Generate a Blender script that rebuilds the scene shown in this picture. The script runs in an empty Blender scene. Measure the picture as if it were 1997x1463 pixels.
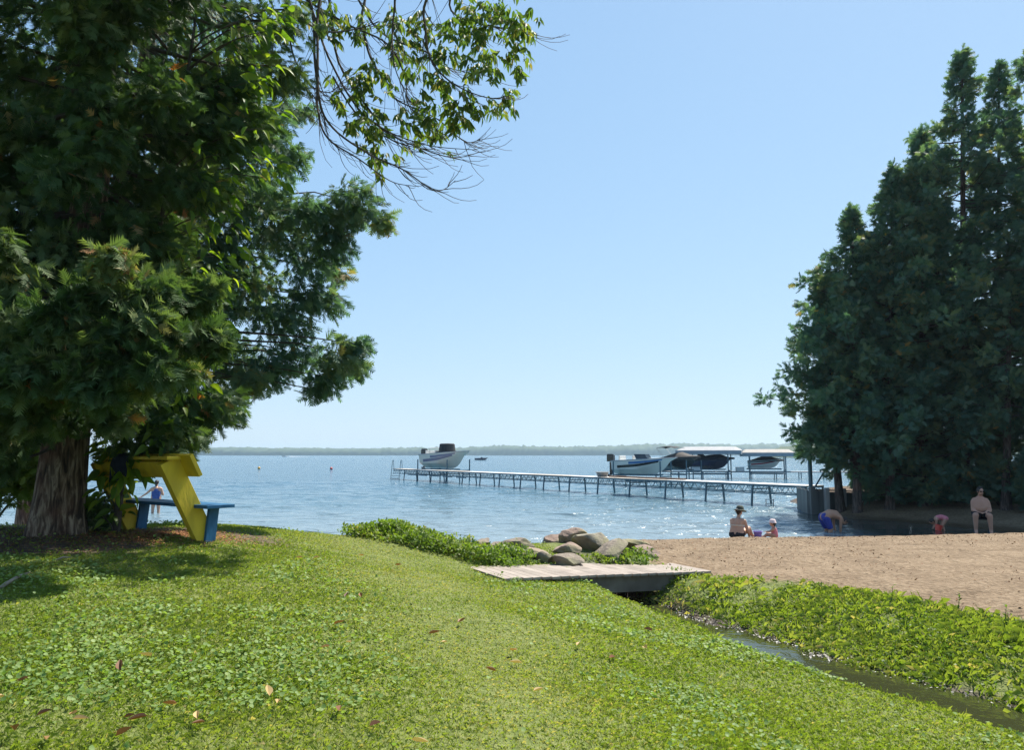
import bpy, bmesh, math, random
import numpy as np
from mathutils import Vector, Matrix

random.seed(7)
rng = np.random.default_rng(11)
R = math.radians
sc = bpy.context.scene
col = sc.collection

# ------------------------------------------------------------------ camera, sky, sun, exposure
ZC = 2.45                     # eye above the lake surface
PITCH = R(5.92)
FPX = 1500.0                  # focal length in photo pixels (1997 wide)
cam_d = bpy.data.cameras.new('camera')
cam_d.sensor_width = 36.0
cam_d.lens = FPX / 1997.0 * 36.0
cam_d.clip_start = 0.05
cam_d.clip_end = 9000.0
cam = bpy.data.objects.new('camera', cam_d)
cam.location = (0, 0, ZC)
cam.rotation_euler = (R(90) + PITCH, 0, 0)
col.objects.link(cam)
sc.camera = cam

SUN_AZ, SUN_EL = R(42), R(57)          # azimuth clockwise from +Y (ahead, to the right)
world = bpy.data.worlds.new('World')
sc.world = world
world.use_nodes = True
wn = world.node_tree.nodes
wl = world.node_tree.links
bg = wn['Background']
sky = wn.new('ShaderNodeTexSky')
sky.sky_type = 'NISHITA'
sky.sun_disc = False
sky.sun_elevation = SUN_EL
sky.sun_rotation = SUN_AZ
sky.altitude = 250
sky.air_density = 1.0
sky.dust_density = 0.4
sky.ozone_density = 6.0
# hazy summer sky: one even soft shoulder on the whole dome, c / (c + k), then a tint
def vmath(op, a, b):
    n_ = wn.new('ShaderNodeVectorMath'); n_.operation = op
    wl.new(a, n_.inputs[0])
    if hasattr(b, 'is_linked'): wl.new(b, n_.inputs[1])
    else: n_.inputs[1].default_value = b
    return n_.outputs[0]
den = vmath('ADD', sky.outputs[0], (2.5, 2.5, 2.5))
soft = vmath('DIVIDE', sky.outputs[0], den)
wl.new(vmath('MULTIPLY', soft, (5.15, 6.1, 7.1)), bg.inputs[0])
bg.inputs[1].default_value = 0.10
sun_d = bpy.data.lights.new('sun', 'SUN')
sun_d.energy = 5.0
sun_d.angle = R(0.53)
sun_d.color = (1.0, 0.94, 0.84)
sun = bpy.data.objects.new('sun', sun_d)
sdir = Vector((math.sin(SUN_AZ) * math.cos(SUN_EL), math.cos(SUN_AZ) * math.cos(SUN_EL), math.sin(SUN_EL)))
sun.rotation_euler = sdir.to_track_quat('Z', 'Y').to_euler()
sun.location = (0, 0, 60)
col.objects.link(sun)
sc.view_settings.view_transform = 'Standard'
sc.view_settings.look = 'None'
sc.view_settings.gamma = 1.0
sc.view_settings.exposure = 0.97
sc.view_settings.use_curve_mapping = False
cy = sc.cycles
cy.use_denoising = True
cy.denoising_prefilter = 'NONE'
cy.max_bounces = 7
cy.diffuse_bounces = 3
cy.glossy_bounces = 3
cy.transmission_bounces = 5
cy.transparent_max_bounces = 6
cy.volume_bounces = 0
cy.sample_clamp_indirect = 3.0
cy.sample_clamp_direct = 8.0
cy.caustics_reflective = False
cy.caustics_refractive = False

# ------------------------------------------------------------------ helpers
FW = Vector((0, math.cos(PITCH), math.sin(PITCH)))
UP = Vector((0, -math.sin(PITCH), math.cos(PITCH)))
RT = Vector((1, 0, 0))

def ray(px, py):
    return FW * FPX + RT * (px - 998.5) + UP * (731.5 - py)

def at(px, py, Y):
    d = ray(px, py)
    return Vector((0, 0, ZC)) + d * (Y / d.y)

def at_z(px, py, z):
    d = ray(px, py)
    return Vector((0, 0, ZC)) + d * ((z - ZC) / d.z)

def tag(o, label=None, cat=None, group=None, kind=None):
    if label: o['label'] = label
    if cat: o['category'] = cat
    if group: o['group'] = group
    if kind: o['kind'] = kind
    return o

def empty(name, loc, label=None, cat=None, group=None, rz=0.0):
    o = bpy.data.objects.new(name, None)
    o.location = loc
    o.rotation_euler = (0, 0, rz)
    o.empty_display_size = 0.2
    col.objects.link(o)
    tag(o, label, cat, group)
    return o

def link(name, mesh, mat=None, parent=None, world=False):
    o = bpy.data.objects.new(name, mesh)
    col.objects.link(o)
    if mat is not None and len(mesh.materials) == 0:
        mesh.materials.append(mat)
    if parent is not None:
        o.parent = parent
        if world:                       # geometry is in world coordinates
            acc = Vector((0, 0, 0)); p = parent
            while p is not None:
                acc += p.location; p = p.parent
            o.location = -acc
    return o

class MB:
    """collects shapes, builds ONE mesh object"""
    def __init__(s):
        s.v = []; s.f = []
    def add(s, vs, fs):
        b = len(s.v)
        s.v += [tuple(v) for v in vs]
        s.f += [tuple(i + b for i in f) for f in fs]
        return s
    def box(s, c, size, rot=None):
        hx, hy, hz = size[0] / 2, size[1] / 2, size[2] / 2
        vs = [Vector((x, y, z)) for x in (-hx, hx) for y in (-hy, hy) for z in (-hz, hz)]
        if rot is not None:
            vs = [rot @ v for v in vs]
        c = Vector(c)
        return s.add([v + c for v in vs], [(0, 1, 3, 2), (4, 6, 7, 5), (0, 4, 5, 1), (2, 3, 7, 6), (0, 2, 6, 4), (1, 5, 7, 3)])
    def beam(s, p0, p1, w, h, up=(0, 0, 1)):
        p0, p1 = Vector(p0), Vector(p1)
        a = (p1 - p0).normalized()
        side = a.cross(Vector(up))
        if side.length < 1e-4:
            side = a.cross(Vector((1, 0, 0)))
        side.normalize()
        u = side.cross(a).normalized()
        vs = []
        for p in (p0, p1):
            for sx, sz in ((-1, -1), (1, -1), (1, 1), (-1, 1)):
                vs.append(p + side * (sx * w / 2) + u * (sz * h / 2))
        return s.add(vs, [(0, 1, 2, 3), (7, 6, 5, 4), (0, 4, 5, 1), (1, 5, 6, 2), (2, 6, 7, 3), (3, 7, 4, 0)])
    def tube(s, pts, rad, seg=8, cap=True):
        pts = [Vector(p) for p in pts]
        n = len(pts)
        if not hasattr(rad, '__len__'):
            rad = [rad] * n
        b = len(s.v)
        ref = None
        for i, p in enumerate(pts):
            t = (pts[min(i + 1, n - 1)] - pts[max(i - 1, 0)])
            if t.length < 1e-9: t = Vector((0, 0, 1))
            t.normalize()
            if ref is None:
                ref = t.cross(Vector((0, 0, 1)))
                if ref.length < 1e-3: ref = t.cross(Vector((1, 0, 0)))
            ref = (ref - t * ref.dot(t))
            if ref.length < 1e-6: ref = t.orthogonal()
            ref.normalize()
            bi = t.cross(ref)
            for k in range(seg):
                a = 2 * math.pi * k / seg
                s.v.append(tuple(p + (ref * math.cos(a) + bi * math.sin(a)) * rad[i]))
        for i in range(n - 1):
            for k in range(seg):
                k2 = (k + 1) % seg
                s.f.append((b + i * seg + k, b + i * seg + k2, b + (i + 1) * seg + k2, b + (i + 1) * seg + k))
        if cap:
            s.f.append(tuple(b + k for k in reversed(range(seg))))
            s.f.append(tuple(b + (n - 1) * seg + k for k in range(seg)))
        return s
    def lathe(s, prof, seg=20, c=(0, 0, 0), sx=1, sy=1):
        b = len(s.v)
        for r, z in prof:
            for k in range(seg):
                a = 2 * math.pi * k / seg
                s.v.append((c[0] + r * math.cos(a) * sx, c[1] + r * math.sin(a) * sy, c[2] + z))
        for i in range(len(prof) - 1):
            for k in range(seg):
                k2 = (k + 1) % seg
                s.f.append((b + i * seg + k, b + i * seg + k2, b + (i + 1) * seg + k2, b + (i + 1) * seg + k))
        return s
    def ball(s, c, r, seg=12, rings=8, rot=None):
        if not hasattr(r, '__len__'): r = (r, r, r)
        b = len(s.v); c = Vector(c)
        for i in range(rings + 1):
            th = math.pi * i / rings
            for k in range(seg):
                a = 2 * math.pi * k / seg
                v = Vector((r[0] * math.sin(th) * math.cos(a), r[1] * math.sin(th) * math.sin(a), r[2] * math.cos(th)))
                if rot is not None: v = rot @ v
                s.v.append(tuple(c + v))
        for i in range(rings):
            for k in range(seg):
                k2 = (k + 1) % seg
                s.f.append((b + i * seg + k, b + (i + 1) * seg + k, b + (i + 1) * seg + k2, b + i * seg + k2))
        return s
    def capsule(s, p0, r0, p1, r1, seg=12):
        p0, p1 = Vector(p0), Vector(p1)
        a = (p1 - p0)
        L = a.length
        if L < 1e-6:
            return s.ball(p0, r0)
        a.normalize()
        pts, rad = [], []
        for k in range(5):
            th = math.pi / 2 * (1 - k / 4)
            pts.append(p0 - a * (r0 * math.sin(th))); rad.append(max(r0 * math.cos(th), 1e-4))
        for k in range(5):
            th = math.pi / 2 * k / 4
            pts.append(p1 + a * (r1 * math.sin(th))); rad.append(max(r1 * math.cos(th), 1e-4))
        return s.tube(pts, rad, seg)
    def build(s, name, mat, parent=None, world=False, smooth=False, bevel=0.0):
        m = bpy.data.meshes.new(name)
        m.from_pydata(s.v, [], s.f)
        m.update()
        if smooth:
            m.polygons.foreach_set('use_smooth', [True] * len(m.polygons))
        o = link(name, m, mat, parent, world)
        if bevel > 0:
            md = o.modifiers.new('bevel', 'BEVEL')
            md.width = bevel; md.segments = 2; md.limit_method = 'ANGLE'; md.angle_limit = R(40)
        return o

def np_mesh(name, verts, faces, mat, parent=None, world=False, rnd=None, smooth=False):
    verts = np.asarray(verts, dtype=np.float32).reshape(-1, 3)
    faces = np.asarray(faces, dtype=np.int32)
    k = faces.shape[1]; nf = faces.shape[0]
    m = bpy.data.meshes.new(name)
    m.vertices.add(len(verts)); m.vertices.foreach_set('co', verts.ravel())
    m.loops.add(nf * k); m.loops.foreach_set('vertex_index', faces.ravel())
    m.polygons.add(nf)
    m.polygons.foreach_set('loop_start', np.arange(0, nf * k, k, dtype=np.int32))
    m.polygons.foreach_set('loop_total', np.full(nf, k, dtype=np.int32))
    if smooth:
        m.polygons.foreach_set('use_smooth', np.ones(nf, dtype=bool))
    m.update(calc_edges=True)
    if rnd is not None:
        at_ = m.attributes.new('rnd', 'FLOAT', 'POINT')
        at_.data.foreach_set('value', np.asarray(rnd, dtype=np.float32))
    return link(name, m, mat, parent, world)

def norm(a):
    return a / np.maximum(np.linalg.norm(a, axis=-1, keepdims=True), 1e-9)

def frames(axis, nrm):
    """rotation matrices with x = axis, z ~ nrm"""
    x = norm(axis)
    y = norm(np.cross(nrm, x))
    z = np.cross(x, y)
    return np.stack([x, y, z], axis=-1)

def scatter(tv, tf, pos, Rm, scale, rnd):
    tv = np.asarray(tv, float); tf = np.asarray(tf, int)
    k, n = len(pos), len(tv)
    sc_ = scale if scale.ndim == 2 else scale[:, None].repeat(3, 1)
    V = tv[None] * sc_[:, None, :]
    V = np.einsum('kij,knj->kni', Rm, V) + pos[:, None, :]
    F = (tf[None] + (np.arange(k) * n)[:, None, None]).reshape(-1, tf.shape[1])
    return V.reshape(-1, 3), F, np.repeat(rnd, n)

class Acc:
    """accumulates scattered geometry for one mesh"""
    def __init__(s): s.V = []; s.F = []; s.r = []; s.n = 0
    def add(s, VFr):
        V, F, r = VFr
        s.V.append(V); s.F.append(F + s.n); s.r.append(r); s.n += len(V)
    def build(s, name, mat, parent=None, world=True):
        return np_mesh(name, np.concatenate(s.V), np.concatenate(s.F), mat, parent, world, np.concatenate(s.r))

# value noise in numpy
_perm = rng.random((256, 256))
def vnoise(x, y):
    xi = np.floor(x).astype(int); yi = np.floor(y).astype(int)
    fx = x - xi; fy = y - yi
    fx = fx * fx * (3 - 2 * fx); fy = fy * fy * (3 - 2 * fy)
    a = _perm[xi % 256, yi % 256]; b = _perm[(xi + 1) % 256, yi % 256]
    c = _perm[xi % 256, (yi + 1) % 256]; d = _perm[(xi + 1) % 256, (yi + 1) % 256]
    return (a * (1 - fx) + b * fx) * (1 - fy) + (c * (1 - fx) + d * fx) * fy
def fbm(x, y, o=4):
    t = 0; a = 0.5
    for i in range(o):
        t = t + a * (vnoise(x * 2 ** i + 17 * i, y * 2 ** i + 31 * i) - 0.5); a *= 0.5
    return t
def sstep(a, b, x):
    t = np.clip((x - a) / (b - a), 0, 1)
    return t * t * (3 - 2 * t)

# ------------------------------------------------------------------ materials
def new_mat(name):
    m = bpy.data.materials.new(name); m.use_nodes = True
    nt = m.node_tree
    return m, nt, nt.nodes, nt.links, nt.nodes['Principled BSDF']

def ramp(nodes, stops):
    r = nodes.new('ShaderNodeValToRGB')
    el = r.color_ramp.elements
    while len(el) > 1: el.remove(el[-1])
    el[0].position = stops[0][0]; el[0].color = (*stops[0][1], 1)
    for p, c in stops[1:]:
        e = el.new(p); e.color = (*c, 1)
    return r

def mat_noise(name, c1, c2, scale=4.0, rough=0.7, bump=0.0, bscale=None, metallic=0.0, stretch=(1, 1, 1), detail=6, spec=0.4, coat=0.0):
    m, nt, N, L, P = new_mat(name)
    tc = N.new('ShaderNodeTexCoord'); mp = N.new('ShaderNodeMapping')
    mp.inputs['Scale'].default_value = stretch
    L.new(tc.outputs['Object'], mp.inputs[0])
    nz = N.new('ShaderNodeTexNoise'); nz.inputs['Scale'].default_value = scale; nz.inputs['Detail'].default_value = detail
    L.new(mp.outputs[0], nz.inputs['Vector'])
    r = ramp(N, [(0.3, c1), (0.7, c2)])
    L.new(nz.outputs['Fac'], r.inputs[0]); L.new(r.outputs[0], P.inputs['Base Color'])
    P.inputs['Roughness'].default_value = rough
    P.inputs['Metallic'].default_value = metallic
    P.inputs['Specular IOR Level'].default_value = spec
    P.inputs['Coat Weight'].default_value = coat
    if bump > 0:
        nb = N.new('ShaderNodeTexNoise'); nb.inputs['Scale'].default_value = bscale or scale * 4; nb.inputs['Detail'].default_value = 8
        L.new(mp.outputs[0], nb.inputs['Vector'])
        b = N.new('ShaderNodeBump'); b.inputs['Strength'].default_value = 1.0; b.inputs['Distance'].default_value = bump
        L.new(nb.outputs['Fac'], b.inputs['Height']); L.new(b.outputs[0], P.inputs['Normal'])
    return m

def mat_leaf(name, stops, trans=0.4, rough=0.5, tcol=(1.5, 1.6, 0.6), spec=0.3):
    """leaf shader: per-leaf colour from the 'rnd' attribute, light passes through"""
    m, nt, N, L, P = new_mat(name)
    a = N.new('ShaderNodeAttribute'); a.attribute_name = 'rnd'
    r = ramp(N, stops)
    L.new(a.outputs['Fac'], r.inputs[0])
    L.new(r.outputs[0], P.inputs['Base Color'])
    P.inputs['Roughness'].default_value = rough
    P.inputs['Specular IOR Level'].default_value = spec
    t = N.new('ShaderNodeBsdfTranslucent')
    mx = N.new('ShaderNodeMix'); mx.data_type = 'RGBA'; mx.blend_type = 'MULTIPLY'; mx.inputs[0].default_value = 1.0
    L.new(r.outputs[0], mx.inputs[6]); mx.inputs[7].default_value = (*tcol, 1)
    L.new(mx.outputs[2], t.inputs[0])
    ms = N.new('ShaderNodeMixShader'); ms.inputs[0].default_value = trans
    L.new(P.outputs[0], ms.inputs[1]); L.new(t.outputs[0], ms.inputs[2])
    L.new(ms.outputs[0], N['Material Output'].inputs['Surface'])
    return m

M = {}
M['grass'] = mat_leaf('grass', [(0.0, (0.11, 0.165, 0.022)), (0.45, (0.175, 0.225, 0.040)), (0.8, (0.235, 0.265, 0.07)), (0.93, (0.32, 0.28, 0.12)), (1.0, (0.40, 0.32, 0.17))], 0.5, 0.6, spec=0.2)
M['clover'] = mat_leaf('ground_cover_leaf', [(0.0, (0.13, 0.215, 0.055)), (0.5, (0.20, 0.29, 0.085)), (1.0, (0.28, 0.36, 0.13))], 0.42, 0.55, spec=0.25)
M['weed'] = mat_leaf('weed_leaf', [(0.0, (0.07, 0.13, 0.02)), (0.5, (0.13, 0.20, 0.03)), (0.85, (0.19, 0.235, 0.045)), (1.0, (0.25, 0.22, 0.08))], 0.45, 0.5, spec=0.3)
M['cedar_near'] = mat_leaf('cedar_foliage', [(0.0, (0.028, 0.062, 0.026)), (0.5, (0.058, 0.108, 0.040)), (0.9, (0.165, 0.215, 0.095)), (0.965, (0.30, 0.24, 0.12)), (1.0, (0.32, 0.10, 0.035))], 0.34, 0.6, spec=0.2)
M['cedar_back'] = mat_leaf('cedar_foliage_shore', [(0.0, (0.048, 0.110, 0.092)), (0.5, (0.088, 0.165, 0.125)), (0.9, (0.155, 0.20, 0.11)), (1.0, (0.27, 0.18, 0.07))], 0.40, 0.6, spec=0.2)  # bluish haze in front of these cedars is mixed into the leaf colour
M['broad'] = mat_leaf('broad_leaf', [(0.0, (0.06, 0.13, 0.02)), (0.6, (0.11, 0.20, 0.028)), (1.0, (0.20, 0.28, 0.04))], 0.6, 0.45, tcol=(1.8, 1.7, 0.45), spec=0.3)
M['ash'] = mat_leaf('hanging_leaf', [(0.0, (0.05, 0.095, 0.025)), (0.6, (0.10, 0.16, 0.035)), (0.92, (0.17, 0.21, 0.05)), (1.0, (0.28, 0.2, 0.06))], 0.5, 0.5, spec=0.25)
M['dead'] = mat_leaf('dead_leaf', [(0.0, (0.10, 0.045, 0.022)), (0.45, (0.22, 0.10, 0.045)), (0.75, (0.40, 0.24, 0.10)), (1.0, (0.50, 0.38, 0.18))], 0.15, 0.6)
M['litter'] = mat_leaf('cedar_litter', [(0.0, (0.08, 0.045, 0.025)), (0.5, (0.20, 0.09, 0.04)), (1.0, (0.34, 0.15, 0.06))], 0.05, 0.8)
M['bark'] = None

# bark: furrowed vertical ridges
def bark(name, c1, c2, c3, vs=9.0):
    m, nt, N, L, P = new_mat(name)
    tc = N.new('ShaderNodeTexCoord'); mp = N.new('ShaderNodeMapping'); mp.inputs['Scale'].default_value = (1, 1, 0.16)
    L.new(tc.outputs['Object'], mp.inputs[0])
    vz = N.new('ShaderNodeTexNoise'); vz.inputs['Scale'].default_value = vs * 2.2; vz.inputs['Detail'].default_value = 7; vz.inputs['Roughness'].default_value = 0.6; vz.inputs['Distortion'].default_value = 0.6
    L.new(mp.outputs[0], vz.inputs['Vector'])
    nz = N.new('ShaderNodeTexNoise'); nz.inputs['Scale'].default_value = 2.3; L.new(tc.outputs['Object'], nz.inputs['Vector'])
    r = ramp(N, [(0.40, c1), (0.52, c2), (0.64, c3)])
    L.new(vz.outputs['Fac'], r.inputs[0])
    mx = N.new('ShaderNodeMix'); mx.data_type = 'RGBA'; mx.inputs[7].default_value = (0.20, 0.075, 0.04, 1)
    rr = ramp(N, [(0.55, (0, 0, 0)), (0.75, (0.4, 0.4, 0.4))]); L.new(nz.outputs['Fac'], rr.inputs[0])
    L.new(rr.outputs[0], mx.inputs[0]); L.new(r.outputs[0], mx.inputs[6]); L.new(mx.outputs[2], P.inputs['Base Color'])
    P.inputs['Roughness'].default_value = 0.9
    b = N.new('ShaderNodeBump'); b.inputs['Distance'].default_value = 0.07; b.inputs['Strength'].default_value = 1
    L.new(vz.outputs['Fac'], b.inputs['Height']); L.new(b.outputs[0], P.inputs['Normal'])
    return m
M['bark'] = bark('cedar_bark', (0.040, 0.026, 0.018), (0.17, 0.115, 0.075), (0.42, 0.33, 0.23))
M['shore_bark'] = bark('shore_cedar_bark', (0.03, 0.022, 0.018), (0.075, 0.055, 0.045), (0.14, 0.11, 0.09))
M['twig'] = mat_noise('twig', (0.035, 0.028, 0.022), (0.09, 0.075, 0.06), 9, 0.85)
M['pale_twig'] = mat_noise('pale_twig', (0.22, 0.17, 0.12), (0.40, 0.33, 0.25), 9, 0.85)

# terrain: masks in the colour attribute 'zone' (R sand, G bare dirt, B wet)
def terrain_mat():
    m, nt, N, L, P = new_mat('terrain')
    tc = N.new('ShaderNodeTexCoord')
    at_ = N.new('ShaderNodeAttribute'); at_.attribute_name = 'zone'
    sp = N.new('ShaderNodeSeparateColor'); L.new(at_.outputs['Color'], sp.inputs[0])
    def noise(s, d=6, sx=1.0):
        mp = N.new('ShaderNodeMapping'); mp.inputs['Scale'].default_value = (sx, 1, 1)
        L.new(tc.outputs['Object'], mp.inputs[0])
        n = N.new('ShaderNodeTexNoise'); n.inputs['Scale'].default_value = s; n.inputs['Detail'].default_value = d
        L.new(mp.outputs[0], n.inputs['Vector']); return n
    n1, n2, n3 = noise(1.3), noise(14, 8), noise(60, 4)
    mg = N.new('ShaderNodeMath'); mg.operation = 'MULTIPLY_ADD'; mg.inputs[1].default_value = 0.6
    n4 = noise(130, 5); hf = N.new('ShaderNodeMath'); hf.operation = 'MULTIPLY'; hf.inputs[1].default_value = 0.4
    L.new(n2.outputs['Fac'], hf.inputs[0]); L.new(n4.outputs['Fac'], mg.inputs[0]); L.new(hf.outputs[0], mg.inputs[2])
    turf = ramp(N, [(0.36, (0.055, 0.080, 0.018)), (0.5, (0.125, 0.155, 0.036)), (0.62, (0.20, 0.21, 0.075))]); L.new(mg.outputs[0], turf.inputs[0])
    sand = ramp(N, [(0.3, (0.125, 0.084, 0.048)), (0.5, (0.185, 0.130, 0.078)), (0.72, (0.255, 0.188, 0.12))]); 
    ad = N.new('ShaderNodeMath'); ad.operation = 'ADD'; ml = N.new('ShaderNodeMath'); ml.operation = 'MULTIPLY_ADD'
    L.new(n1.outputs['Fac'], ml.inputs[0]); ml.inputs[1].default_value = 0.55; ml.inputs[2].default_value = -0.275
    ml2 = N.new('ShaderNodeMath'); ml2.operation = 'ADD'; L.new(ml.outputs[0], ml2.inputs[0]); L.new(n2.outputs['Fac'], ml2.inputs[1])
    L.new(ml2.outputs[0], sand.inputs[0])
    # dark bits of twig and leaf on the sand
    vo = N.new('ShaderNodeTexVoronoi'); vo.inputs['Scale'].default_value = 7.0
    L.new(tc.outputs['Object'], vo.inputs['Vector'])
    spk = ramp(N, [(0.0, (0.25, 0.25, 0.25)), (0.10, (0.45, 0.45, 0.45)), (0.16, (1, 1, 1))]); L.new(vo.outputs['Distance'], spk.inputs[0])
    sm = N.new('ShaderNodeMix'); sm.data_type = 'RGBA'; sm.blend_type = 'MULTIPLY'; sm.inputs[0].default_value = 0.8
    L.new(sand.outputs[0], sm.inputs[6]); L.new(spk.outputs[0], sm.inputs[7])
    dirt = ramp(N, [(0.3, (0.045, 0.03, 0.02)), (0.55, (0.11, 0.075, 0.05)), (0.75, (0.20, 0.15, 0.10))]); L.new(n2.outputs['Fac'], dirt.inputs[0])
    a = N.new('ShaderNodeMix'); a.data_type = 'RGBA'; L.new(sp.outputs[0], a.inputs[0]); L.new(turf.outputs[0], a.inputs[6]); L.new(sm.outputs[2], a.inputs[7])
    b = N.new('ShaderNodeMix'); b.data_type = 'RGBA'; L.new(sp.outputs[1], b.inputs[0]); L.new(a.outputs[2], b.inputs[6]); L.new(dirt.outputs[0], b.inputs[7])
    w = N.new('ShaderNodeMix'); w.data_type = 'RGBA'; w.blend_type = 'MULTIPLY'; w.inputs[7].default_value = (0.42, 0.40, 0.38, 1)
    L.new(sp.outputs[2], w.inputs[0]); L.new(b.outputs[2], w.inputs[6]); L.new(w.outputs[2], P.inputs['Base Color'])
    rg = N.new('ShaderNodeMath'); rg.operation = 'MULTIPLY_ADD'; L.new(sp.outputs[2], rg.inputs[0]); rg.inputs[1].default_value = -0.45; rg.inputs[2].default_value = 0.9
    L.new(rg.outputs[0], P.inputs['Roughness'])
    P.inputs['Specular IOR Level'].default_value = 0.25
    b1 = N.new('ShaderNodeBump'); b1.inputs['Distance'].default_value = 0.06
    L.new(n2.outputs['Fac'], b1.inputs['Height'])
    b2 = N.new('ShaderNodeBump'); b2.inputs['Distance'].default_value = 0.008
    L.new(n3.outputs['Fac'], b2.inputs['Height']); L.new(b1.outputs[0], b2.inputs['Normal']); L.new(b2.outputs[0], P.inputs['Normal'])
    return m
M['terrain'] = terrain_mat()

def water_mat(name, c, waves, rough=0.06):
    m, nt, N, L, P = new_mat(name)
    tc = N.new('ShaderNodeTexCoord')
    P.inputs['Base Color'].default_value = (*c, 1)
    P.inputs['Roughness'].default_value = rough
    P.inputs['IOR'].default_value = 1.333
    last = None
    for s, dist, st, rz in waves:
        mp = N.new('ShaderNodeMapping'); mp.inputs['Scale'].default_value = st; mp.inputs['Rotation'].default_value = (0, 0, rz)
        L.new(tc.outputs['Object'], mp.inputs[0])
        n = N.new('ShaderNodeTexNoise'); n.inputs['Scale'].default_value = s; n.inputs['Detail'].default_value = 3; n.inputs['Distortion'].default_value = 0.4
        L.new(mp.outputs[0], n.inputs['Vector'])
        b = N.new('ShaderNodeBump'); b.inputs['Distance'].default_value = dist
        L.new(n.outputs['Fac'], b.inputs['Height'])
        if last: L.new(last.outputs[0], b.inputs['Normal'])
        last = b
    L.new(last.outputs[0], P.inputs['Normal'])
    return m
def lake_mat():
    m = water_mat('lake_water', (0.03, 0.10, 0.15), [(0.9, 0.55, (0.45, 1, 1), 0.12), (2.6, 0.16, (0.5, 1, 1), -0.2), (7.0, 0.025, (0.7, 1, 1), 0.3)], 0.10)
    N, L = m.node_tree.nodes, m.node_tree.links
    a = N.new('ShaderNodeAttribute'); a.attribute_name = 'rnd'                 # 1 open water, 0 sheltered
    for b in [n for n in N if n.type == 'BUMP']: L.new(a.outputs['Fac'], b.inputs['Strength'])
    # pale sandy bottom shows through the shallows, deep water is blue-green
    tc = N.new('ShaderNodeTexCoord'); sp = N.new('ShaderNodeSeparateXYZ'); L.new(tc.outputs['Object'], sp.inputs[0])
    mr = N.new('ShaderNodeMapRange'); mr.inputs['From Min'].default_value = 17; mr.inputs['From Max'].default_value = 75
    L.new(sp.outputs['Y'], mr.inputs['Value'])
    r = ramp(N, [(0.0, (0.21, 0.26, 0.28)), (0.35, (0.10, 0.17, 0.21)), (1.0, (0.025, 0.095, 0.15))]); L.new(mr.outputs[0], r.inputs[0])
    # dark tree shade and reflection painted into the cove's water colour
    shade_mix = N.new('ShaderNodeMix'); shade_mix.data_type = 'RGBA'; shade_mix.inputs[6].default_value = (0.035, 0.04, 0.035, 1)
    L.new(a.outputs['Fac'], shade_mix.inputs[0]); L.new(r.outputs[0], shade_mix.inputs[7])
    L.new(shade_mix.outputs[2], N['Principled BSDF'].inputs['Base Color'])
    return m
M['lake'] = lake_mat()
M['stream'] = water_mat('stream_water', (0.032, 0.036, 0.014), [(3.0, 0.012, (1, 1, 1), 0.0), (11.0, 0.004, (1, 1, 1), 0.4)], 0.04)

# ------------------------------------------------------------------ terrain
STREAM = np.array([(6.6, 1.2), (5.3, 4.0), (4.25, 6.3), (3.25, 8.0), (2.75, 9.2), (2.05, 10.6), (1.55, 12.2), (0.9, 13.8), (0.2, 16.0)])
STREAM_Z = 0.30
ROCKS = [
    (1163, 1062, 13.4, 0.33, 0.26, 0.34, 'rock_lichen', 'biggest lichen-covered boulder at the top of the pile', 2, 0.3),
    (1118, 1052, 14.0, 0.24, 0.18, 0.25, 'rock_pink', 'pink boulder leaning against the biggest lichen-covered one', 5, 0.0),
    (1083, 1060, 14.4, 0.18, 0.17, 0.22, 'rock_pink', 'tan boulder behind the pink one in the pile', 9, 0.0),
    (1012, 1066, 13.2, 0.26, 0.13, 0.24, 'rock_grey', 'dark flat boulder at the lawn end of the pile', 12, 0.0),
    (1032, 1082, 12.6, 0.24, 0.15, 0.22, 'rock_pink', 'brownish rounded boulder below the dark flat one', 14, 0.0),
    (1064, 1090, 12.3, 0.16, 0.13, 0.18, 'rock_grey', 'small grey boulder close behind the footbridge planks', 17, 0.0),
    (1106, 1098, 12.1, 0.21, 0.14, 0.18, 'rock_grey', 'smooth dark grey boulder touching the footbridge edge', 19, 0.0),
    (1106, 1075, 13.0, 0.23, 0.12, 0.2, 'rock_pink', 'low reddish boulder in the middle of the pile', 23, 0.0),
    (1178, 1084, 12.7, 0.36, 0.11, 0.26, 'rock_grey', 'long slanting grey boulder below the biggest one', 28, -0.55),
    (1222, 1066, 13.6, 0.30, 0.12, 0.25, 'rock_lichen', 'low tan boulder half buried at the sand end of the pile', 31, 0.0),
    (1260, 1078, 13.2, 0.26, 0.12, 0.25, 'rock_pink', 'sandy coloured boulder farthest into the beach sand', 37, 0.0),
    (970, 1068, 13.4, 0.14, 0.09, 0.15, 'rock_grey', 'little dark boulder tucked into the weeds', 41, 0.0),
    (940, 1060, 13.9, 0.12, 0.1, 0.15, 'rock_grey', 'small dark boulder behind the weeds by the water', 43, 0.0),
]
ctrl = []   # X, Y, Z
for rk in ROCKS:
    c_ = at(rk[0], rk[1], rk[2]); ctrl.append((c_.x, c_.y, c_.z - rk[4] * 0.28))
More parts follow.
